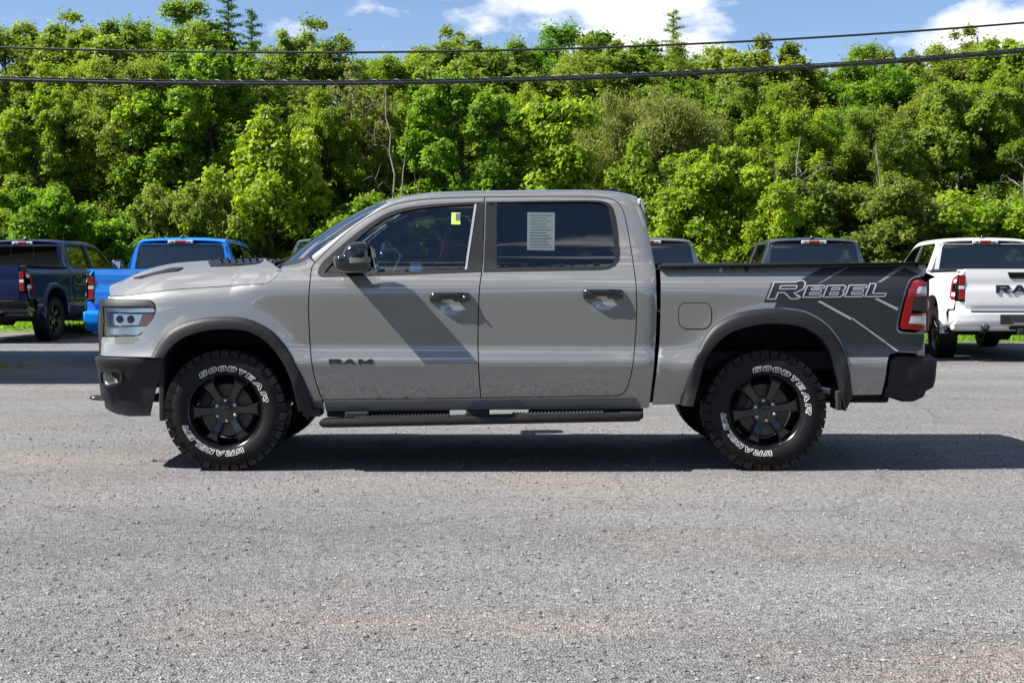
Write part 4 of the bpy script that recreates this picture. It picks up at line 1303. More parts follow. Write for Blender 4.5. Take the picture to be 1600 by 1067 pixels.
# decals of the main truck
def decal(key, pts, mat, off=.0014, par='bed', name='decal', segs=None):
    P = trace(*segs) if segs else trace(('l', pts + pts[:1]))
    part(key, name, panel(name, P, side_y, .04, off=off, thick=.001), mat, par, tags='main')
dmain = [('l', [(1193.5, 472.3), (1205, 442.3), (1242, 441.6), (1285.7, 418.2), (1322, 417.3)]), ('l', [(1322, 417.3), (1276, 443.5), (1280, 443.5), (1327, 417.2)]), ('l', [(1327, 417.2), (1406, 415.8), (1369, 441.5), (1376, 441.5), (1413, 418.5), (1436, 428.5)]),
         ('c', [(1436, 430), (1427, 433), (1421, 438), (1416.5, 446), (1411, 463)]), ('l', [(1411, 463), (1404.5, 489), (1400.3, 508)]), ('c', [(1400.3, 508), (1400.5, 515), (1406, 520.5)]), ('l', [(1406, 520.5), (1444, 522.8), (1441, 546), (1432, 550), (1402, 549), (1392, 552.5), (1388, 557.5), (1324, 557.5)]),
         ('c', [(1324, 557), (1313, 533), (1295.5, 509.5), (1286, 501), (1274.5, 493.5), (1262, 487.5), (1246, 483), (1226, 480.4)]), ('l', [(1226, 480.4), (1209.5, 481), (1214, 472), (1193.5, 472.3)])]
decal('dec', None, 'decal', segs=dmain)
decal('dec_a', [(1277.5, 471.5), (1281, 469.5), (1331, 497), (1329, 500)], 'letter_silver', .0035, name='stripe')
decal('dec_b', [(1331, 498.2), (1332, 496.6), (1384, 533.7), (1383, 536)], 'letter_silver', .0035, name='stripe')
decal('dec_c', [(1384, 536.5), (1384.8, 534.6), (1404, 548.6), (1400, 548.8)], 'letter_silver', .0035, name='stripe')
decal('dec_d', [(1366, 467), (1371, 466), (1403.5, 481.5), (1402, 485.5)], 'letter_silver', .0035, name='stripe')
# outlined word on the bed side
cs, wtot = glyph_contours('REBEL', .16, slant=.30, scales=[1.45, 1.0, 1.0, 1.0, 1.12])
p0, p1 = S([(1199, 467.5), (1390, 465.5)])
bs = (p1[0] - p0[0]) / (wtot + .3)
def rb_place(Q, d):
    x = p0[0] + Q[:, 0] * bs
    z = p0[1] + (Q[:, 1]) * bs * .72 + (p1[1] - p0[1]) * Q[:, 0] / wtot
    z = z + np.where(Q[:, 0] < 1.9, -0.0, .010)
    y = side_y(x, z)
    return np.stack([x, y - .0022 - d, z], 1)
for q, l in enumerate(cs):
    part('reb%d' % q, 'lettering', ribbon_letters('lettering', [l], rb_place, .10, .0015), 'letter_silver', 'bed', tags='main')
cs, wtot = glyph_contours('RAM', .20)
p0, p1 = S([(514, 569), (582, 568.4)])
bs = (p1[0] - p0[0]) / wtot
for q, l in enumerate(cs):
    part('ram%d' % q, 'lettering', fill_letters('lettering', [l], lambda Q, d: np.stack([p0[0] + Q[:, 0] * bs, side_y(p0[0] + Q[:, 0] * bs, p0[1] + Q[:, 1] * bs * .60) - d - .001, p0[1] + Q[:, 1] * bs * .60], 1), .006), 'letter_black', 'fdoor', tags='main')
# papers just outside the glass, the dimming of its tint put into their colour
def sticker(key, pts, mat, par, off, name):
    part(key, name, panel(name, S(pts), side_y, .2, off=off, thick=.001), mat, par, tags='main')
sticker('st1', [(824, 331), (867, 331.5), (866.5, 391), (823.5, 390)], 'paper_dimmed', 'rdoor', -.009, 'window_sheet')
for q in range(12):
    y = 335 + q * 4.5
    sticker('st1l%d' % q, [(828, y), (828 + 34 - (q * 7) % 11, y), (828 + 34 - (q * 7) % 11, y + 1.2), (828, y + 1.2)], 'print_dimmed', 'rdoor', -.0078, 'printed_line')
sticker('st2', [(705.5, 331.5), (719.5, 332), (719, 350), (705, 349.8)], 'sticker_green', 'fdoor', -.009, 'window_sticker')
sticker('st2b', [(712, 333), (719, 333), (718.6, 344), (711.6, 344)], 'paper_dimmed', 'fdoor', -.0075, 'window_sticker')

def build_pickup(name, paint_mat, loc, rotz, main=False, flare_mat='trim', bumper_mat='trim', scale=1.0):
    root = bpy.data.objects.new(name, None)
    COL.objects.link(root)
    root.location = loc
    root.rotation_euler = (0, 0, rotz)
    root.scale = (scale,) * 3
    root.empty_display_size = 0.5
    made = {}
    for key, nm, me, mat, par, pl, pr, tags in PARTS:
        if 'main' in tags and not main: continue
        if 'back' in tags and main: continue
        m = {'paint': paint_mat, 'flare': flare_mat, 'bumper': bumper_mat}.get(mat, mat)
        made[key] = obj(nm, me, m, (made.get(par) or made[par[:-2]]) if par else root, pl, pr)
    return root
# ------------------------------------------------------------------ the grey truck
main = build_pickup('pickup_truck', 'paint_grey', (0, HW, 0), 0, main=True)
tag(main, 'grey crew cab pickup parked broadside with black flares and dark bed graphic', 'pickup truck')
# grass blades and weeds
def blades(name, P, h, mat, spread=.6):
    n = len(P)
    a = RNG.uniform(0, 2 * math.pi, n)
    hh = h * RNG.uniform(.5, 1.25, n)
    w = .012 + .012 * RNG.random(n)
    d = np.stack([np.cos(a), np.sin(a), np.zeros(n)], 1)
    lean = np.stack([RNG.normal(0, spread, n), RNG.normal(0, spread, n), np.ones(n)], 1) * hh[:, None]
    V = np.stack([P - d * w[:, None], P + d * w[:, None], P + lean], 1).reshape(-1, 3)
    me = mesh_np(name, V, np.arange(3 * n).reshape(-1, 3), False)
    at_ = me.attributes.new('leaf', 'FLOAT', 'FACE')
    at_.data.foreach_set('value', RNG.random(n).astype(np.float32))
    return obj(name, me, mat)

def leafmat(name, c0, c1, c2, trans=.50, rough=.55):
    """dull -> bright leaf colours, mixed leaf by leaf and tree by tree"""
    m = bpy.data.materials.new(name)
    m.use_nodes = True
    n, l = m.node_tree.nodes, m.node_tree.links
    b = n['Principled BSDF']
    out = n['Material Output']
    at_ = n.new('ShaderNodeAttribute'); at_.attribute_name = 'leaf'
    oi = n.new('ShaderNodeObjectInfo')
    r = n.new('ShaderNodeValToRGB')
    e = r.color_ramp.elements
    e[0].position, e[0].color = 0.0, (*c0, 1)
    e[1].position, e[1].color = 1.0, (*c2, 1)
    k = e.new(0.5); k.color = (*c1, 1)
    l.new(at_.outputs['Fac'], r.inputs['Fac'])
    hs = n.new('ShaderNodeHueSaturation')
    mr = n.new('ShaderNodeMapRange')
    mr.inputs['To Min'].default_value, mr.inputs['To Max'].default_value = .485, .515
    l.new(oi.outputs['Random'], mr.inputs['Value'])
    l.new(mr.outputs['Result'], hs.inputs['Hue'])
    l.new(r.outputs['Color'], hs.inputs['Color'])
    l.new(hs.outputs['Color'], b.inputs['Base Color'])
    b.inputs['Roughness'].default_value = rough
    b.inputs['Specular IOR Level'].default_value = .35
    tr = n.new('ShaderNodeBsdfTranslucent')
    g = n.new('ShaderNodeMixRGB'); g.blend_type = 'MULTIPLY'; g.inputs['Fac'].default_value = 1
    g.inputs['Color2'].default_value = (1.65, 1.72, .60, 1)
    l.new(hs.outputs['Color'], g.inputs['Color1'])
    l.new(g.outputs['Color'], tr.inputs['Color'])
    mixs = n.new('ShaderNodeMixShader'); mixs.inputs['Fac'].default_value = trans
    l.new(b.outputs['BSDF'], mixs.inputs[1]); l.new(tr.outputs['BSDF'], mixs.inputs[2])
    l.new(mixs.outputs['Shader'], out.inputs['Surface'])
    MATS[name] = m
leafmat('leaf_grass', (0.103, 0.180, 0.019), (0.161, 0.285, 0.030), (0.248, 0.360, 0.049))
leafmat('leaf_maple', (0.073, 0.136, 0.013), (0.144, 0.239, 0.018), (0.247, 0.340, 0.030))
leafmat('leaf_ash', (0.097, 0.142, 0.023), (0.162, 0.227, 0.032), (0.253, 0.299, 0.050))
leafmat('leaf_willow', (0.132, 0.159, 0.050), (0.184, 0.212, 0.062), (0.257, 0.272, 0.092))
leafmat('leaf_bright', (0.110, 0.178, 0.018), (0.199, 0.290, 0.023), (0.309, 0.385, 0.040))
leafmat('leaf_dark', (0.031, 0.069, 0.019), (0.054, 0.110, 0.026), (0.093, 0.153, 0.035))
leafmat('leaf_russet', (0.093, 0.123, 0.022), (0.152, 0.190, 0.032), (0.234, 0.230, 0.055))
noise_vary(principled('bark', (.06, .05, .04), .9), 6, .3, .7, (.035, .029, .023), (.085, .072, .058), 6, bump=.6, bump_scale=30)
noise_vary(principled('bark_pale', (.3, .28, .25), .9), 8, .3, .7, (.13, .12, .105), (.27, .255, .235), 5, bump=.4, bump_scale=30)

ng = 80000
gxv, gyv = RNG.uniform(-15, 15, ng), RNG.uniform(0, 8.5, ng)
y0 = 32.3 - CAM_D + (-4.8 / (1 + np.exp(-(gxv - 1) / 2.5))) + .25 * np.sin(gxv * 1.3) + .12 * np.sin(gxv * 3.7)
P = np.stack([gxv, y0 + gyv + .05, lawn_z(gxv, y0 + gyv) - .01], 1)
tag(blades('grass', P, .13, 'leaf_grass'), 'bright green grass growing along the edge of the lot', 'grass', kind='stuff')
nw = 260
P = np.stack([RNG.normal(-7.75, .5, nw), RNG.normal(20.0 - CAM_D, .45, nw), np.zeros(nw)], 1)
tag(blades('weeds', P, .05, 'leaf_grass', 1.2), 'low weeds in the shaded asphalt in front of the black truck', 'weeds', kind='stuff')

# loose stones
oct_v = np.array([(1, 0, 0), (-1, 0, 0), (0, 1, 0), (0, -1, 0), (0, 0, 1), (0, 0, -1.)])
oct_f = np.array([(0, 2, 4), (2, 1, 4), (1, 3, 4), (3, 0, 4), (2, 0, 5), (1, 2, 5), (3, 1, 5), (0, 3, 5)])
def pebbles(n, d0, d1, s0, s1):
    d = d0 + (d1 - d0) * RNG.random(n) ** 1.3
    x = RNG.uniform(-.42, .42, n) * d
    s = s0 + (s1 - s0) * RNG.random(n) ** 9
    V = oct_v[None] * (s[:, None, None] * RNG.uniform(.55, 1.25, (n, 6, 3)))
    V[:, :, 2] *= .62
    a = RNG.uniform(0, 6.28, n)
    c, s_ = np.cos(a)[:, None], np.sin(a)[:, None]
    X, Y = V[:, :, 0] * c - V[:, :, 1] * s_, V[:, :, 0] * s_ + V[:, :, 1] * c
    V = np.stack([X + x[:, None], Y + (d - CAM_D)[:, None], V[:, :, 2] + (s * .25)[:, None]], 2)
    F = (oct_f[None] + (np.arange(n) * 6)[:, None, None]).reshape(-1, 3)
    me = mesh_np('gravel', V.reshape(-1, 3), F, False)
    at_ = me.attributes.new('leaf', 'FLOAT', 'FACE')
    at_.data.foreach_set('value', np.repeat(RNG.random(n), 8).astype(np.float32))
    return me
m = principled('stone', (.3, .3, .3), .9, spec=.2)
nn, ll, bb = nodes(m)
at_ = nn.new('ShaderNodeAttribute'); at_.attribute_name = 'leaf'
r = nn.new('ShaderNodeValToRGB')
r.color_ramp.elements[0].color, r.color_ramp.elements[1].color = (.09, .09, .09, 1), (.27, .265, .255, 1)
ll.new(at_.outputs['Fac'], r.inputs['Fac']); ll.new(r.outputs['Color'], bb.inputs['Base Color'])
tag(obj('gravel', pebbles(48000, 4.2, 12.5, .0016, .0145), 'stone'), 'loose grey gravel scattered over the worn asphalt', 'gravel', kind='stuff')

# ------------------------------------------------------------------ trees
def leaves(C, rc, per, size, flat=.75, droop=0.0, up=.5, seed=0, aspect=.55, hollow=.45, tone=None):
    """leaf quads in clumps round centres C (k,3), radii rc"""
    g = np.random.default_rng(seed)
    k = len(C)
    n = np.maximum(8, (per * (rc / rc.mean()) ** 2).astype(int))
    idx = np.repeat(np.arange(k), n)
    N = len(idx)
    d = g.normal(size=(N, 3))
    d /= np.linalg.norm(d, axis=1)[:, None]
    d[:, 2] = np.where(d[:, 2] < -.55, -d[:, 2] * .6, d[:, 2])
    rr = rc[idx] * (hollow + (1 - hollow) * g.random(N) ** .6) * (1 + .30 * g.normal(size=N))
    P = C[idx] + d * rr[:, None] * np.array([1, 1, flat])
    if droop:
        P[:, 2] -= droop * rc[idx] * g.random(N) ** 2 * 1.6
    nrm = d * .55 + np.array([0, 0, up]) + g.normal(size=(N, 3)) * .55
    nrm /= np.linalg.norm(nrm, axis=1)[:, None]
    a = g.normal(size=(N, 3))
    if droop: a = a * .5 + np.array([0, 0, -1.2])
    a -= nrm * np.sum(a * nrm, 1)[:, None]
    a /= np.linalg.norm(a, axis=1)[:, None]
    b = np.cross(nrm, a)
    L = size * g.uniform(.6, 1.35, N)[:, None]
    Wd = L * aspect
    V = np.stack([P - a * L * .5, P + b * Wd * .62 + a * L * .12, P + a * L * .5 - b * Wd * .45], 1).reshape(-1, 3)
    F = np.arange(3 * N).reshape(-1, 3)
    t = np.clip((tone[idx] if tone is not None else g.random(k)[idx]) * .55 + g.random(N) * .45, 0, 1)
    return V, F, t

def crown_mesh(name, parts):
    V, F, T, o = [], [], [], 0
    for v, f, t in parts:
        V.append(v); F.append(f + o); T.append(t); o += len(v)
    me = mesh_np(name, np.vstack(V), np.vstack(F), False)
    at_ = me.attributes.new('leaf', 'FLOAT', 'FACE')
    at_.data.foreach_set('value', np.concatenate(T).astype(np.float32))
    return me

def limb(p, q, r0, r1, g, n=6, wob=.06, sides=6):
    p, q = np.asarray(p, float), np.asarray(q, float)
    t = np.linspace(0, 1, n)[:, None]
    L = np.linalg.norm(q - p)
    P = p + (q - p) * t
    w = g.normal(size=(n, 3)) * wob * L
    w[0] = 0; w[-1] = 0
    P = P + w * np.sin(t * math.pi)
    P[:, 2] += (np.sin(t[:, 0] * math.pi) * .06 * L)
    return P, tube_data(P, np.linspace(r0, r1, n), sides, cap=False)

def make_tree(seed, H, Rw, base, kind):
    """H height, Rw crown half width, base height of the lowest foliage; returns trunk mesh, crown mesh"""
    g = np.random.default_rng(seed)
    tubes = []
    lean = g.normal(0, .05 * H, 2)
    n = 10
    t = np.linspace(0, 1, n)
    top = H * .90
    TP = np.stack([lean[0] * t ** 1.5 + g.normal(0, .015 * H, n) * (t > 0), lean[1] * t ** 1.5 + g.normal(0, .015 * H, n) * (t > 0), t * top], 1)
    r0 = .016 * H + .03
    tubes.append(tube_data(TP, r0 * (1 - t * .95) + .006, 8, cap=False))
    trunk = lambda z: np.array([np.interp(z, TP[:, 2], TP[:, k]) for k in range(3)])
    C, rc = [], []
    nl = 40 if kind != 'bush' else 24
    rs = .55 + .13 * Rw
    for k in range(nl):
        f = (k + g.random()) / nl
        z0 = base * .75 + (top - base) * f * .90
        az = k * 2.4 + g.normal(0, .4)
        env = Rw * math.sqrt(max(.06, 1 - ((f - .40) / .64) ** 2)) * g.uniform(.62, 1.12)
        p = trunk(min(z0, top * .98))
        rise = (.15 + .70 * f) * env * .75 + .10
        q = p + np.array([math.cos(az) * env, math.sin(az) * env, rise])
        q[2] = min(q[2], H * .99)
        P, td = limb(p, q, r0 * (.45 - .36 * f), .010, g)
        tubes.append(td)
        for s_ in (.40, .62, .80, .92, 1.0):
            i = min(int(s_ * 5), 5)
            c = P[i] * .4 + (P[0] + (P[-1] - P[0]) * s_) * .6
            for _ in range(2 if s_ > .6 else 1):
                cc = c + g.normal(0, .24, 3) * (.45 + .22 * env) * np.array([1, 1, 1.35])
                C.append(cc); rc.append(g.uniform(.20, .52) * rs * (1.0 - .35 * f))
                if g.random() < .25:
                    tubes.append(limb(P[i], cc, .014, .005, g, 4, sides=4)[1])
    for _ in range(22):
        z = top - H * .14 * g.random()
        C.append(trunk(z) + np.array([g.normal(0, .20 * Rw), g.normal(0, .20 * Rw), g.uniform(-.05, .055) * H])); rc.append(g.uniform(.18, .40) * rs)
    C, rc = np.array(C), np.array(rc)
    C[:, 2] = np.maximum(C[:, 2], .30)
    if kind != 'sparse':                       # no tufts floating clear of the crown
        for _ in range(2):
            D = np.linalg.norm(C[:, None] - C[None], axis=2)
            keep = (D < .95).sum(1) >= 6
            C, rc = C[keep], rc[keep]
    if kind == 'maple': parts = [leaves(C, rc, 330, .12, 1.15, seed=seed, aspect=.9)]
    elif kind == 'ash': parts = [leaves(C, rc * 1.15, 360, .10, 1.2, seed=seed, aspect=.62, hollow=.2)]
    elif kind == 'willow': parts = [leaves(C, rc * 1.4, 480, .11, .9, droop=.9, up=.2, seed=seed, aspect=.32, hollow=.12)]
    elif kind == 'bush': parts = [leaves(C, rc * 1.05, 380, .11, 1.1, seed=seed, aspect=.8)]
    elif kind == 'sparse': parts = [leaves(C, rc * .8, 60, .10, .8, seed=seed, aspect=.7, hollow=.2)]
    tv, tf = join_data(tubes)
    return mesh_np('trunk', tv, tf, True), crown_mesh('crown', parts)

def make_conifer(seed, H, Rw):
    g = np.random.default_rng(seed)
    tubes = [tube_data([(0, 0, 0), (.05, 0, H * .5), (0, .03, H)], [.16, .09, .01], 8, cap=False)]
    V = []
    C, rc = [], []
    for k in range(70):
        f = (k / 70) ** .9
        z = H * (.12 + .87 * f)
        env = Rw * (1 - f) ** .85 * g.uniform(.75, 1.15) + .10
        a = k * 2.4
        q = np.array([math.cos(a) * env, math.sin(a) * env, z - .12 * env + .1])
        P, td = limb((0, 0, z), q, .025, .006, g, 4, .03, 4)
        tubes.append(td)
        for s_ in np.linspace(.3, 1, max(2, int(env / .35))):
            C.append(P[0] + (q - P[0]) * s_); rc.append(.20 + .12 * (1 - f))
    C, rc = np.array(C), np.array(rc)
    tv, tf = join_data(tubes)
    return mesh_np('trunk', tv, tf, True), crown_mesh('crown', [leaves(C, rc, 110, .13, .4, seed=seed, aspect=.22, hollow=.05, up=.2)])

def make_vine(seed, H):
    g = np.random.default_rng(seed)
    P = np.stack([g.normal(0, .12, 9).cumsum() * .6, g.normal(0, .1, 9), np.linspace(0, H, 9)], 1)
    P[0, :2] = 0
    tubes = [tube_data(P, np.linspace(.14, .05, 9), 8, cap=False)]
    C, rc = [], []
    for k in range(85):
        f = g.random() ** .8
        z = H * (.12 + .90 * f)
        c = np.array([np.interp(z, P[:, 2], P[:, j]) for j in range(3)])
        sp = .30 + .55 * math.sin(f * 2.9) ** 2
        c += np.array([g.normal(0, sp), g.normal(0, sp * .7), g.normal(0, .15)])
        C.append(c); rc.append(g.uniform(.20, .42))
    C, rc = np.array(C), np.array(rc)
    tv, tf = join_data(tubes)
    return mesh_np('trunk', tv, tf, True), crown_mesh('crown', [leaves(C, rc, 210, .14, .85, droop=.5, seed=seed, aspect=.8)])

def make_snag(seed, H, nb=11):
    g = np.random.default_rng(seed)
    tubes = []
    P, td = limb((0, 0, 0), (g.normal(0, .3), 0, H), .050, .012, g, 12, .007, 7)
    tubes.append(td)
    for k in range(nb):
        i = int(g.integers(3, 9))
        a = g.uniform(0, 6.28)
        L = g.uniform(.5, 1.6) * H * .14
        q = P[i] + np.array([math.cos(a) * L, math.sin(a) * L, L * g.uniform(.1, .9)])
        B, td = limb(P[i], q, .016, .005, g, 6, .07, 5)
        tubes.append(td)
        for _ in range(3):
            j = int(g.integers(2, 6))
            q2 = B[j] + g.normal(0, .3, 3) * L * .8 + np.array([0, 0, .1])
            tubes.append(limb(B[j], q2, .007, .003, g, 4, .05, 4)[1])
    tv, tf = join_data(tubes)
    return mesh_np('trunk', tv, tf, True)

KIT = {
 'maple1': make_tree(11, 9.0, 2.6, 1.2, 'maple'), 'maple2': make_tree(12, 9.0, 2.9, 1.6, 'maple'), 'maple3': make_tree(13, 10.0, 2.4, 2.2, 'maple'),
 'ash1': make_tree(21, 10.0, 2.3, 2.0, 'ash'), 'ash2': make_tree(22, 10.0, 2.7, 2.6, 'ash'), 'ash3': make_tree(23, 9.0, 2.2, 1.5, 'ash'),
 'willow1': make_tree(31, 7.0, 3.0, 1.0, 'willow'),
 'bush1': make_tree(41, 4.0, 2.0, .4, 'bush'), 'bush2': make_tree(42, 3.4, 1.9, .3, 'bush'), 'bush3': make_tree(43, 4.6, 1.8, .4, 'bush'),
 'sparse1': make_tree(51, 9.0, 2.2, 3.0, 'sparse'), 'sparse2': make_tree(52, 9.0, 2.0, 3.5, 'sparse'),
 'conifer': make_conifer(61, 10.0, 1.9),
 'vine1': make_vine(71, 5.2), 'vine2': make_vine(72, 4.6),
}
KITH = dict(maple1=9, maple2=9, maple3=10, ash1=10, ash2=10, ash3=9, willow1=7, bush1=4, bush2=3.4, bush3=4.6, sparse1=9, sparse2=9, conifer=10, vine1=5.2, vine2=4.6)
def tree(kit, leaf, px, top, d, wide=1.0, label=None, group=None, name='tree', bark='bark', rot=None, cat='tree'):
    x, y = (px - 800) * d / FPX, d - CAM_D
    z0 = float(lawn_z(np.array(x), np.array(y))) - .05
    H = CAM_H + (428 - top) * d / FPX - z0
    s_ = H / KITH[kit]
    root = bpy.data.objects.new(name, None)
    COL.objects.link(root)
    root.location = (x, y, z0)
    root.rotation_euler = (0, 0, RNG.uniform(0, 6.28) if rot is None else rot)
    root.scale = (s_ * wide, s_ * wide, s_)
    tm, cm = KIT[kit]
    obj('trunk', tm, bark, root)
    obj('crown', cm, leaf, root)
    tag(root, label, cat, group)
    return root

ORD = ['first', 'second', 'third', 'fourth', 'fifth', 'sixth', 'seventh', 'eighth', 'ninth', 'tenth', 'eleventh', 'twelfth', 'thirteenth', 'fourteenth', 'fifteenth', 'sixteenth', 'seventeenth', 'eighteenth', 'nineteenth', 'twentieth', 'twenty-first', 'twenty-second', 'twenty-third', 'twenty-fourth', 'twenty-fifth', 'twenty-sixth', 'twenty-seventh', 'twenty-eighth', 'twenty-ninth', 'thirtieth']
def nth(pxs, i, what):
    inn = [q for q in range(len(pxs)) if -10 <= pxs[q] <= 1610]
    if i in inn: return '%s from the left edge %s' % (ORD[inn.index(i)], what)
    side = 'left' if pxs[i] < 0 else 'right'
    out = [q for q in range(len(pxs)) if q not in inn and (pxs[q] < 0) == (pxs[i] < 0)]
    return '%s %s beyond the %s edge' % (ORD[out.index(i)], what, side)
BACK = 'deciduous trees standing in the back row of the wood'
tops = [(-150, 10), (-75, 30), (5, 14), (85, 8), (160, 26), (232, 10), (305, -12), (440, 14), (520, 58), (592, 66), (655, 20), (722, 34), (790, 42), (852, 36), (915, 32), (975, 22), (1080, 44), (1140, 74), (1205, 50), (1265, 78), (1325, 70), (1385, 60), (1440, 66), (1500, 50), (1562, 24), (1630, 34), (1705, 30)]
kits = ['ash1', 'maple3', 'ash2', 'ash1', 'maple3', 'ash2', 'ash3']
for i, (px, tp_) in enumerate(tops):
    tree(kits[i % 7], ['leaf_ash', 'leaf_maple', 'leaf_ash', 'leaf_ash'][i % 4], px, tp_ - 8, 53 + (i * 37 % 7) * .9, 1.15, nth([q[0] for q in tops], i, 'of the tall trees whose tops meet the sky'), BACK)
MID = 'tall trees along the front of the wood'
mids = [(-95, 60), (-10, 70), (95, 62), (268, 60), (440, 84), (600, 118), (662, 140), (818, 110), (1085, 100), (1165, 96), (1310, 120), (1420, 104), (1545, 90), (1660, 70)]
for i, (px, tp_) in enumerate(mids):
    tree(['ash1', 'maple3', 'ash2', 'maple1', 'ash3'][i % 5], ['leaf_maple', 'leaf_ash', 'leaf_bright', 'leaf_maple', 'leaf_ash'][i % 5], px, tp_, 46.5 + (i * 29 % 5) * .7, .95, nth([q[0] for q in mids], i, 'of the tall trees fronting the wood'), MID)
UNDER = 'shrubs at the foot of the wood'
for i in range(26):
    px = -150 + i * 76 + (i * 53 % 31) - 15
    tp_ = 335 + (i * 71 % 50) - 20
    tree(['bush1', 'bush2', 'bush3'][i % 3], ['leaf_maple', 'leaf_dark', 'leaf_ash', 'leaf_maple', 'leaf_dark'][i * 7 % 5], px, tp_, 41.5 + (i * 13 % 5) * .7, 1.15, nth([-150 + q * 76 + (q * 53 % 31) - 15 for q in range(26)], i, 'of the shrubs at the foot of the wood'), UNDER, 'shrub', cat='shrub')
# trees one can point at
T_ = tree
T_('maple1', 'leaf_maple', 735, 88, 42, 1.0, 'dense bright maple behind the front door window of the grey truck', name='maple_tree')
T_('maple2', 'leaf_maple', 345, 52, 45, 1.05, 'large dark trunked tree standing behind the blue truck', name='broadleaf_tree')
T_('ash2', 'leaf_ash', 180, 55, 45, .95, 'leafy tree standing between the black and the blue truck', name='broadleaf_tree')
T_('maple3', 'leaf_maple', 30, 110, 44, 1.0, 'leafy tree right behind the cab of the black truck', name='broadleaf_tree')
T_('ash3', 'leaf_bright', 505, 130, 45, .9, 'light green tree above the windshield of the grey truck', name='broadleaf_tree')
T_('willow1', 'leaf_willow', 995, 128, 45, 1.0, 'rounded hazy olive willow above the rear of the grey cab', name='willow_tree')
T_('vine1', 'leaf_bright', 872, 172, 41, 1.0, 'vine covered stump above the rear door window of the grey truck', name='vine_column', cat='vine')
T_('vine2', 'leaf_bright', 432, 205, 41, .9, 'bright vine climbing a trunk above the hood of the grey truck', name='vine_column', cat='vine')
T_('vine2', 'leaf_bright', 985, 250, 40.5, .8, 'short vine tangle just above the antenna of the grey truck', name='vine_column', cat='vine')
T_('bush3', 'leaf_bright', 1120, 222, 39, 1.0, 'tall bright green sumac just behind the bed of the grey truck', name='sumac_bush', cat='shrub')
T_('bush1', 'leaf_bright', 1205, 300, 38.5, 1.0, 'bright green sumac right of the tallest one, over the bed letters', name='sumac_bush', cat='shrub')
T_('ash3', 'leaf_bright', 1235, 120, 45, 1.0, 'yellow green tree rising behind the dark truck right of centre', name='broadleaf_tree')
T_('ash2', 'leaf_ash', 1350, 140, 45, .95, 'grey green tree left of the pale birch trunk', name='broadleaf_tree')
T_('maple2', 'leaf_ash', 1485, 110, 46, .95, 'wide tree rising behind the white truck cab', name='broadleaf_tree')
T_('ash1', 'leaf_maple', 1590, 70, 46, .9, 'tall tree at the right edge above the dead branches', name='broadleaf_tree')
T_('bush1', 'leaf_russet', 1370, 290, 39, 1.15, 'russet tinged bush between the dark and the white truck', name='russet_bush', cat='shrub')
T_('bush2', 'leaf_bright', 1590, 315, 38, 1.2, 'light green bush behind the white truck at the right edge', name='round_bush', cat='shrub')
T_('bush2', 'leaf_ash', 300, 305, 40, .8, 'pale leafy shrub behind the tailgate of the blue truck', name='pale_shrub', cat='shrub')
T_('bush3', 'leaf_maple', 75, 285, 40, 1.0, 'dark green shrub directly behind the black truck', name='round_bush', cat='shrub')
T_('conifer', 'leaf_dark', 362, -14, 58, 1.0, 'dark conifer whose top reaches the upper edge left of centre', name='conifer_tree')
T_('conifer', 'leaf_ash', 1050, 18, 58, .9, 'slim spruce spire standing against the white cloud', name='conifer_tree')
T_('conifer', 'leaf_dark', 398, 18, 56, .9, 'dark conifer just right of the tallest one', name='conifer_tree')
T_('conifer', 'leaf_dark', 1418, 78, 56, .7, 'small dark spruce below the cables on the right', name='conifer_tree')
T_('sparse1', 'leaf_willow', 420, 55, 47, .9, 'thin leaved tree with bare grey twigs above the blue truck', name='bare_tree', bark='bark_pale')
T_('sparse2', 'leaf_willow', 235, 45, 47, 1.0, 'thin leaved tree with bare twigs left of the dark conifer', name='bare_tree', bark='bark_pale')
T_('sparse1', 'leaf_willow', 540, 75, 46, .8, 'half bare tree over the grey truck mirror below the first cloud', name='bare_tree', bark='bark_pale')
def snag(seed, px, top, d, label, name='dead_tree', nb=11):
    x, y = (px - 800) * d / FPX, d - CAM_D
    z0 = float(lawn_z(np.array(x), np.array(y))) - .05
    me = make_snag(seed, CAM_H + (428 - top) * d / FPX - z0, nb)
    o = obj(name, me, 'bark_pale', loc=(x, y, z0))
    return tag(o, label, 'dead tree')
snag(81, 1592, 205, 38, 'bare bleached dead branches at the right edge above the white truck')
snag(82, 1220, 215, 40.5, 'pale forked dead trunk behind the right of the bed')
snag(83, 1388, 225, 41.5, 'pale straight birch trunk left of the white truck', nb=2)
snag(84, 627, 130, 41, 'pale slender bare trunk at the front of the grey roof', nb=3)
snag(85, 615, 230, 41.3, 'short pale bare trunk just left of the slender one', nb=2)
#snag(86, 212, 170, 42, 'pale bare branches left of the large dark trunked tree')
#snag(87, 1010, 190, 43.5, 'dead grey branches in front of the olive willow')

# ------------------------------------------------------------------ overhead cables
def cable_path(pts, d=28.0):
    px = np.array([p[0] for p in pts], float); py = np.array([p[1] for p in pts], float)
    f = np.polyfit(px - 800, py, 3)
    X = np.linspace(-500, 2100, 120)
    Y = np.polyval(f, X - 800)
    return np.array([((a - 800) * d / FPX, d - CAM_D, CAM_H + (428 - b) * d / FPX) for a, b in zip(X, Y)])
principled('cable', (.012, .012, .013), .5)
principled('cable_steel', (.30, .30, .31), .45, .8)
p = cable_path([(0, 78), (350, 83.5), (700, 86), (1000, 76), (1300, 60), (1600, 40)])
tag(obj('overhead_cable', tube('overhead_cable', p, .022, 8), 'cable'), 'single thin black cable, upper of the two crossing the trees', 'cable')
root = bpy.data.objects.new('lashed_cable', None); COL.objects.link(root)
p = cable_path([(0, 127), (350, 132.5), (700, 132), (1000, 122), (1300, 105), (1600, 83)])
obj('cable', tube('cable', p, .037, 10), 'cable', root)
p2 = p + np.array([0, -.02, .05])
obj('strand', tube('strand', p2, .013, 6), 'cable', root)
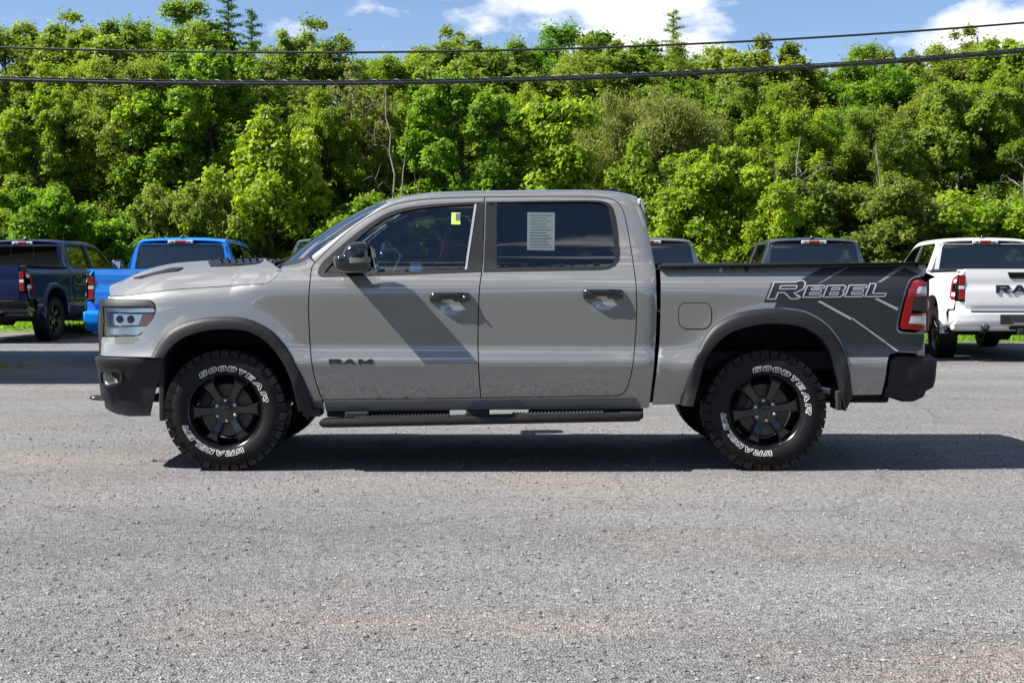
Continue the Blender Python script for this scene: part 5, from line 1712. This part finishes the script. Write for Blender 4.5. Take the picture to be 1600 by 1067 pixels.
k = 1500
tq = np.linspace(0, 1, k)
base_p = resample(p + np.array([0, 0, .014]), k)
ang = tq * 2 * math.pi * 75
lash = base_p + np.stack([np.zeros(k), np.cos(ang) * .052, np.sin(ang) * .060], 1)
obj('lashing_wire', tube('lashing_wire', lash, .0045, 4), 'cable_steel', root)
tag(root, 'thick black cable bundle wound with lashing wire, lower of the two', 'cable')
p = cable_path([(0, 123), (350, 129), (700, 129.5), (1000, 120), (1300, 106.5), (1600, 90)], 28.3)
tag(obj('guy_strand', tube('guy_strand', p, .012, 6), 'cable'), 'thin strand running close along the thick cable bundle', 'cable')

# ------------------------------------------------------------------ parked trucks
def parked(name, mat, px, d, yaw, label, **kw):
    """px, d: middle of the tailgate"""
    a = R(-90 + yaw)
    x, y = (px - 800) * d / FPX, d - CAM_D
    s_ = kw.pop('scale', 1.0)
    ox, oy = x - math.cos(a) * 2.86 * s_, y - math.sin(a) * 2.86 * s_
    # local +x (rear) points to the camera: rotate so that the nose looks away
    o = build_pickup(name, mat, (0, 0, 0), 0, **kw)
    ang = R(-90 + yaw)
    o.rotation_euler = (0, 0, ang)
    o.scale = (s_,) * 3
    o.location = (x - math.cos(ang) * 2.86 * s_, y - math.sin(ang) * 2.86 * s_, 0)
    tag(o, label, 'pickup truck', 'pickup trucks parked in a row facing the wood')
    return o
parked('pickup_truck', 'paint_black', -38, 27.0, -6, 'glossy black pickup parked at the left edge', flare_mat='paint_black', bumper_mat='gloss_black', scale=1.06)
parked('pickup_truck', 'paint_blue', 233, 21.2, -1, 'bright blue pickup parked behind the hood of the grey truck', flare_mat='paint_blue', bumper_mat='paint_blue')
parked('pickup_truck', 'paint_silver', 507, 21.4, 0, 'grey pickup showing only a roof corner behind the windshield of the broadside truck', flare_mat='paint_silver', bumper_mat='chrome')
parked('pickup_truck', 'paint_silver', 1032, 21.4, 0, 'dark grey pickup half hidden between cab and bed of the broadside truck', flare_mat='paint_silver', bumper_mat='chrome')
parked('pickup_truck', 'paint_granite', 1313, 21.4, 0, 'dark granite pickup with its cab seen above the bed graphic', flare_mat='paint_granite', bumper_mat='chrome')
parked('pickup_truck', 'paint_white', 1594, 21.3, -3, 'white pickup parked at the right edge', flare_mat='paint_white', bumper_mat='paint_white')

# showroom just outside the left edge: its shadow lies across the lot
noise_vary(principled('stucco', (.55, .53, .50), .9), 3, .3, .7, (.50, .48, .45), (.60, .58, .55), bump=.3, bump_scale=60)
root = bpy.data.objects.new('showroom_building', None); COL.objects.link(root)
bx0, bx1, by0, by1, bh = -19.0, -9.6, 7.0, 14.0, 3.3
root.location = ((bx0 + bx1) / 2, (by0 + by1) / 2, 0)
sx, sy = bx1 - bx0, by1 - by0
obj('wall', boxes('wall', [((0, 0, bh / 2), (sx, sy, bh), .02)]), 'stucco', root)
obj('roof', boxes('roof', [((0, .3, bh + .22), (sx + .7, sy + .1, .45), .03)]), 'trim', root)
obj('tower_wall', boxes('tower_wall', [((-.02, -1.9, 2.3), (sx + .04, 3.3, 4.6), .02)]), 'stucco', root)
obj('parapet', boxes('parapet', [((0, -1.9, 4.72), (sx + .5, 3.6, .25), .03)]), 'trim', root)
for k in range(4):
    w = obj('window', boxes('window', [((sx / 2 + .01, -2.4 + k * 1.6, 1.5), (.06, 1.3, 1.9), .01)]), 'gloss_black', root)
    obj('frame', boxes('frame', [((sx / 2 + .02, -2.4 + k * 1.6, .5), (.10, 1.4, .06), .01)]), 'steel', w)
tag(root, 'low showroom building just outside the left edge', 'building')
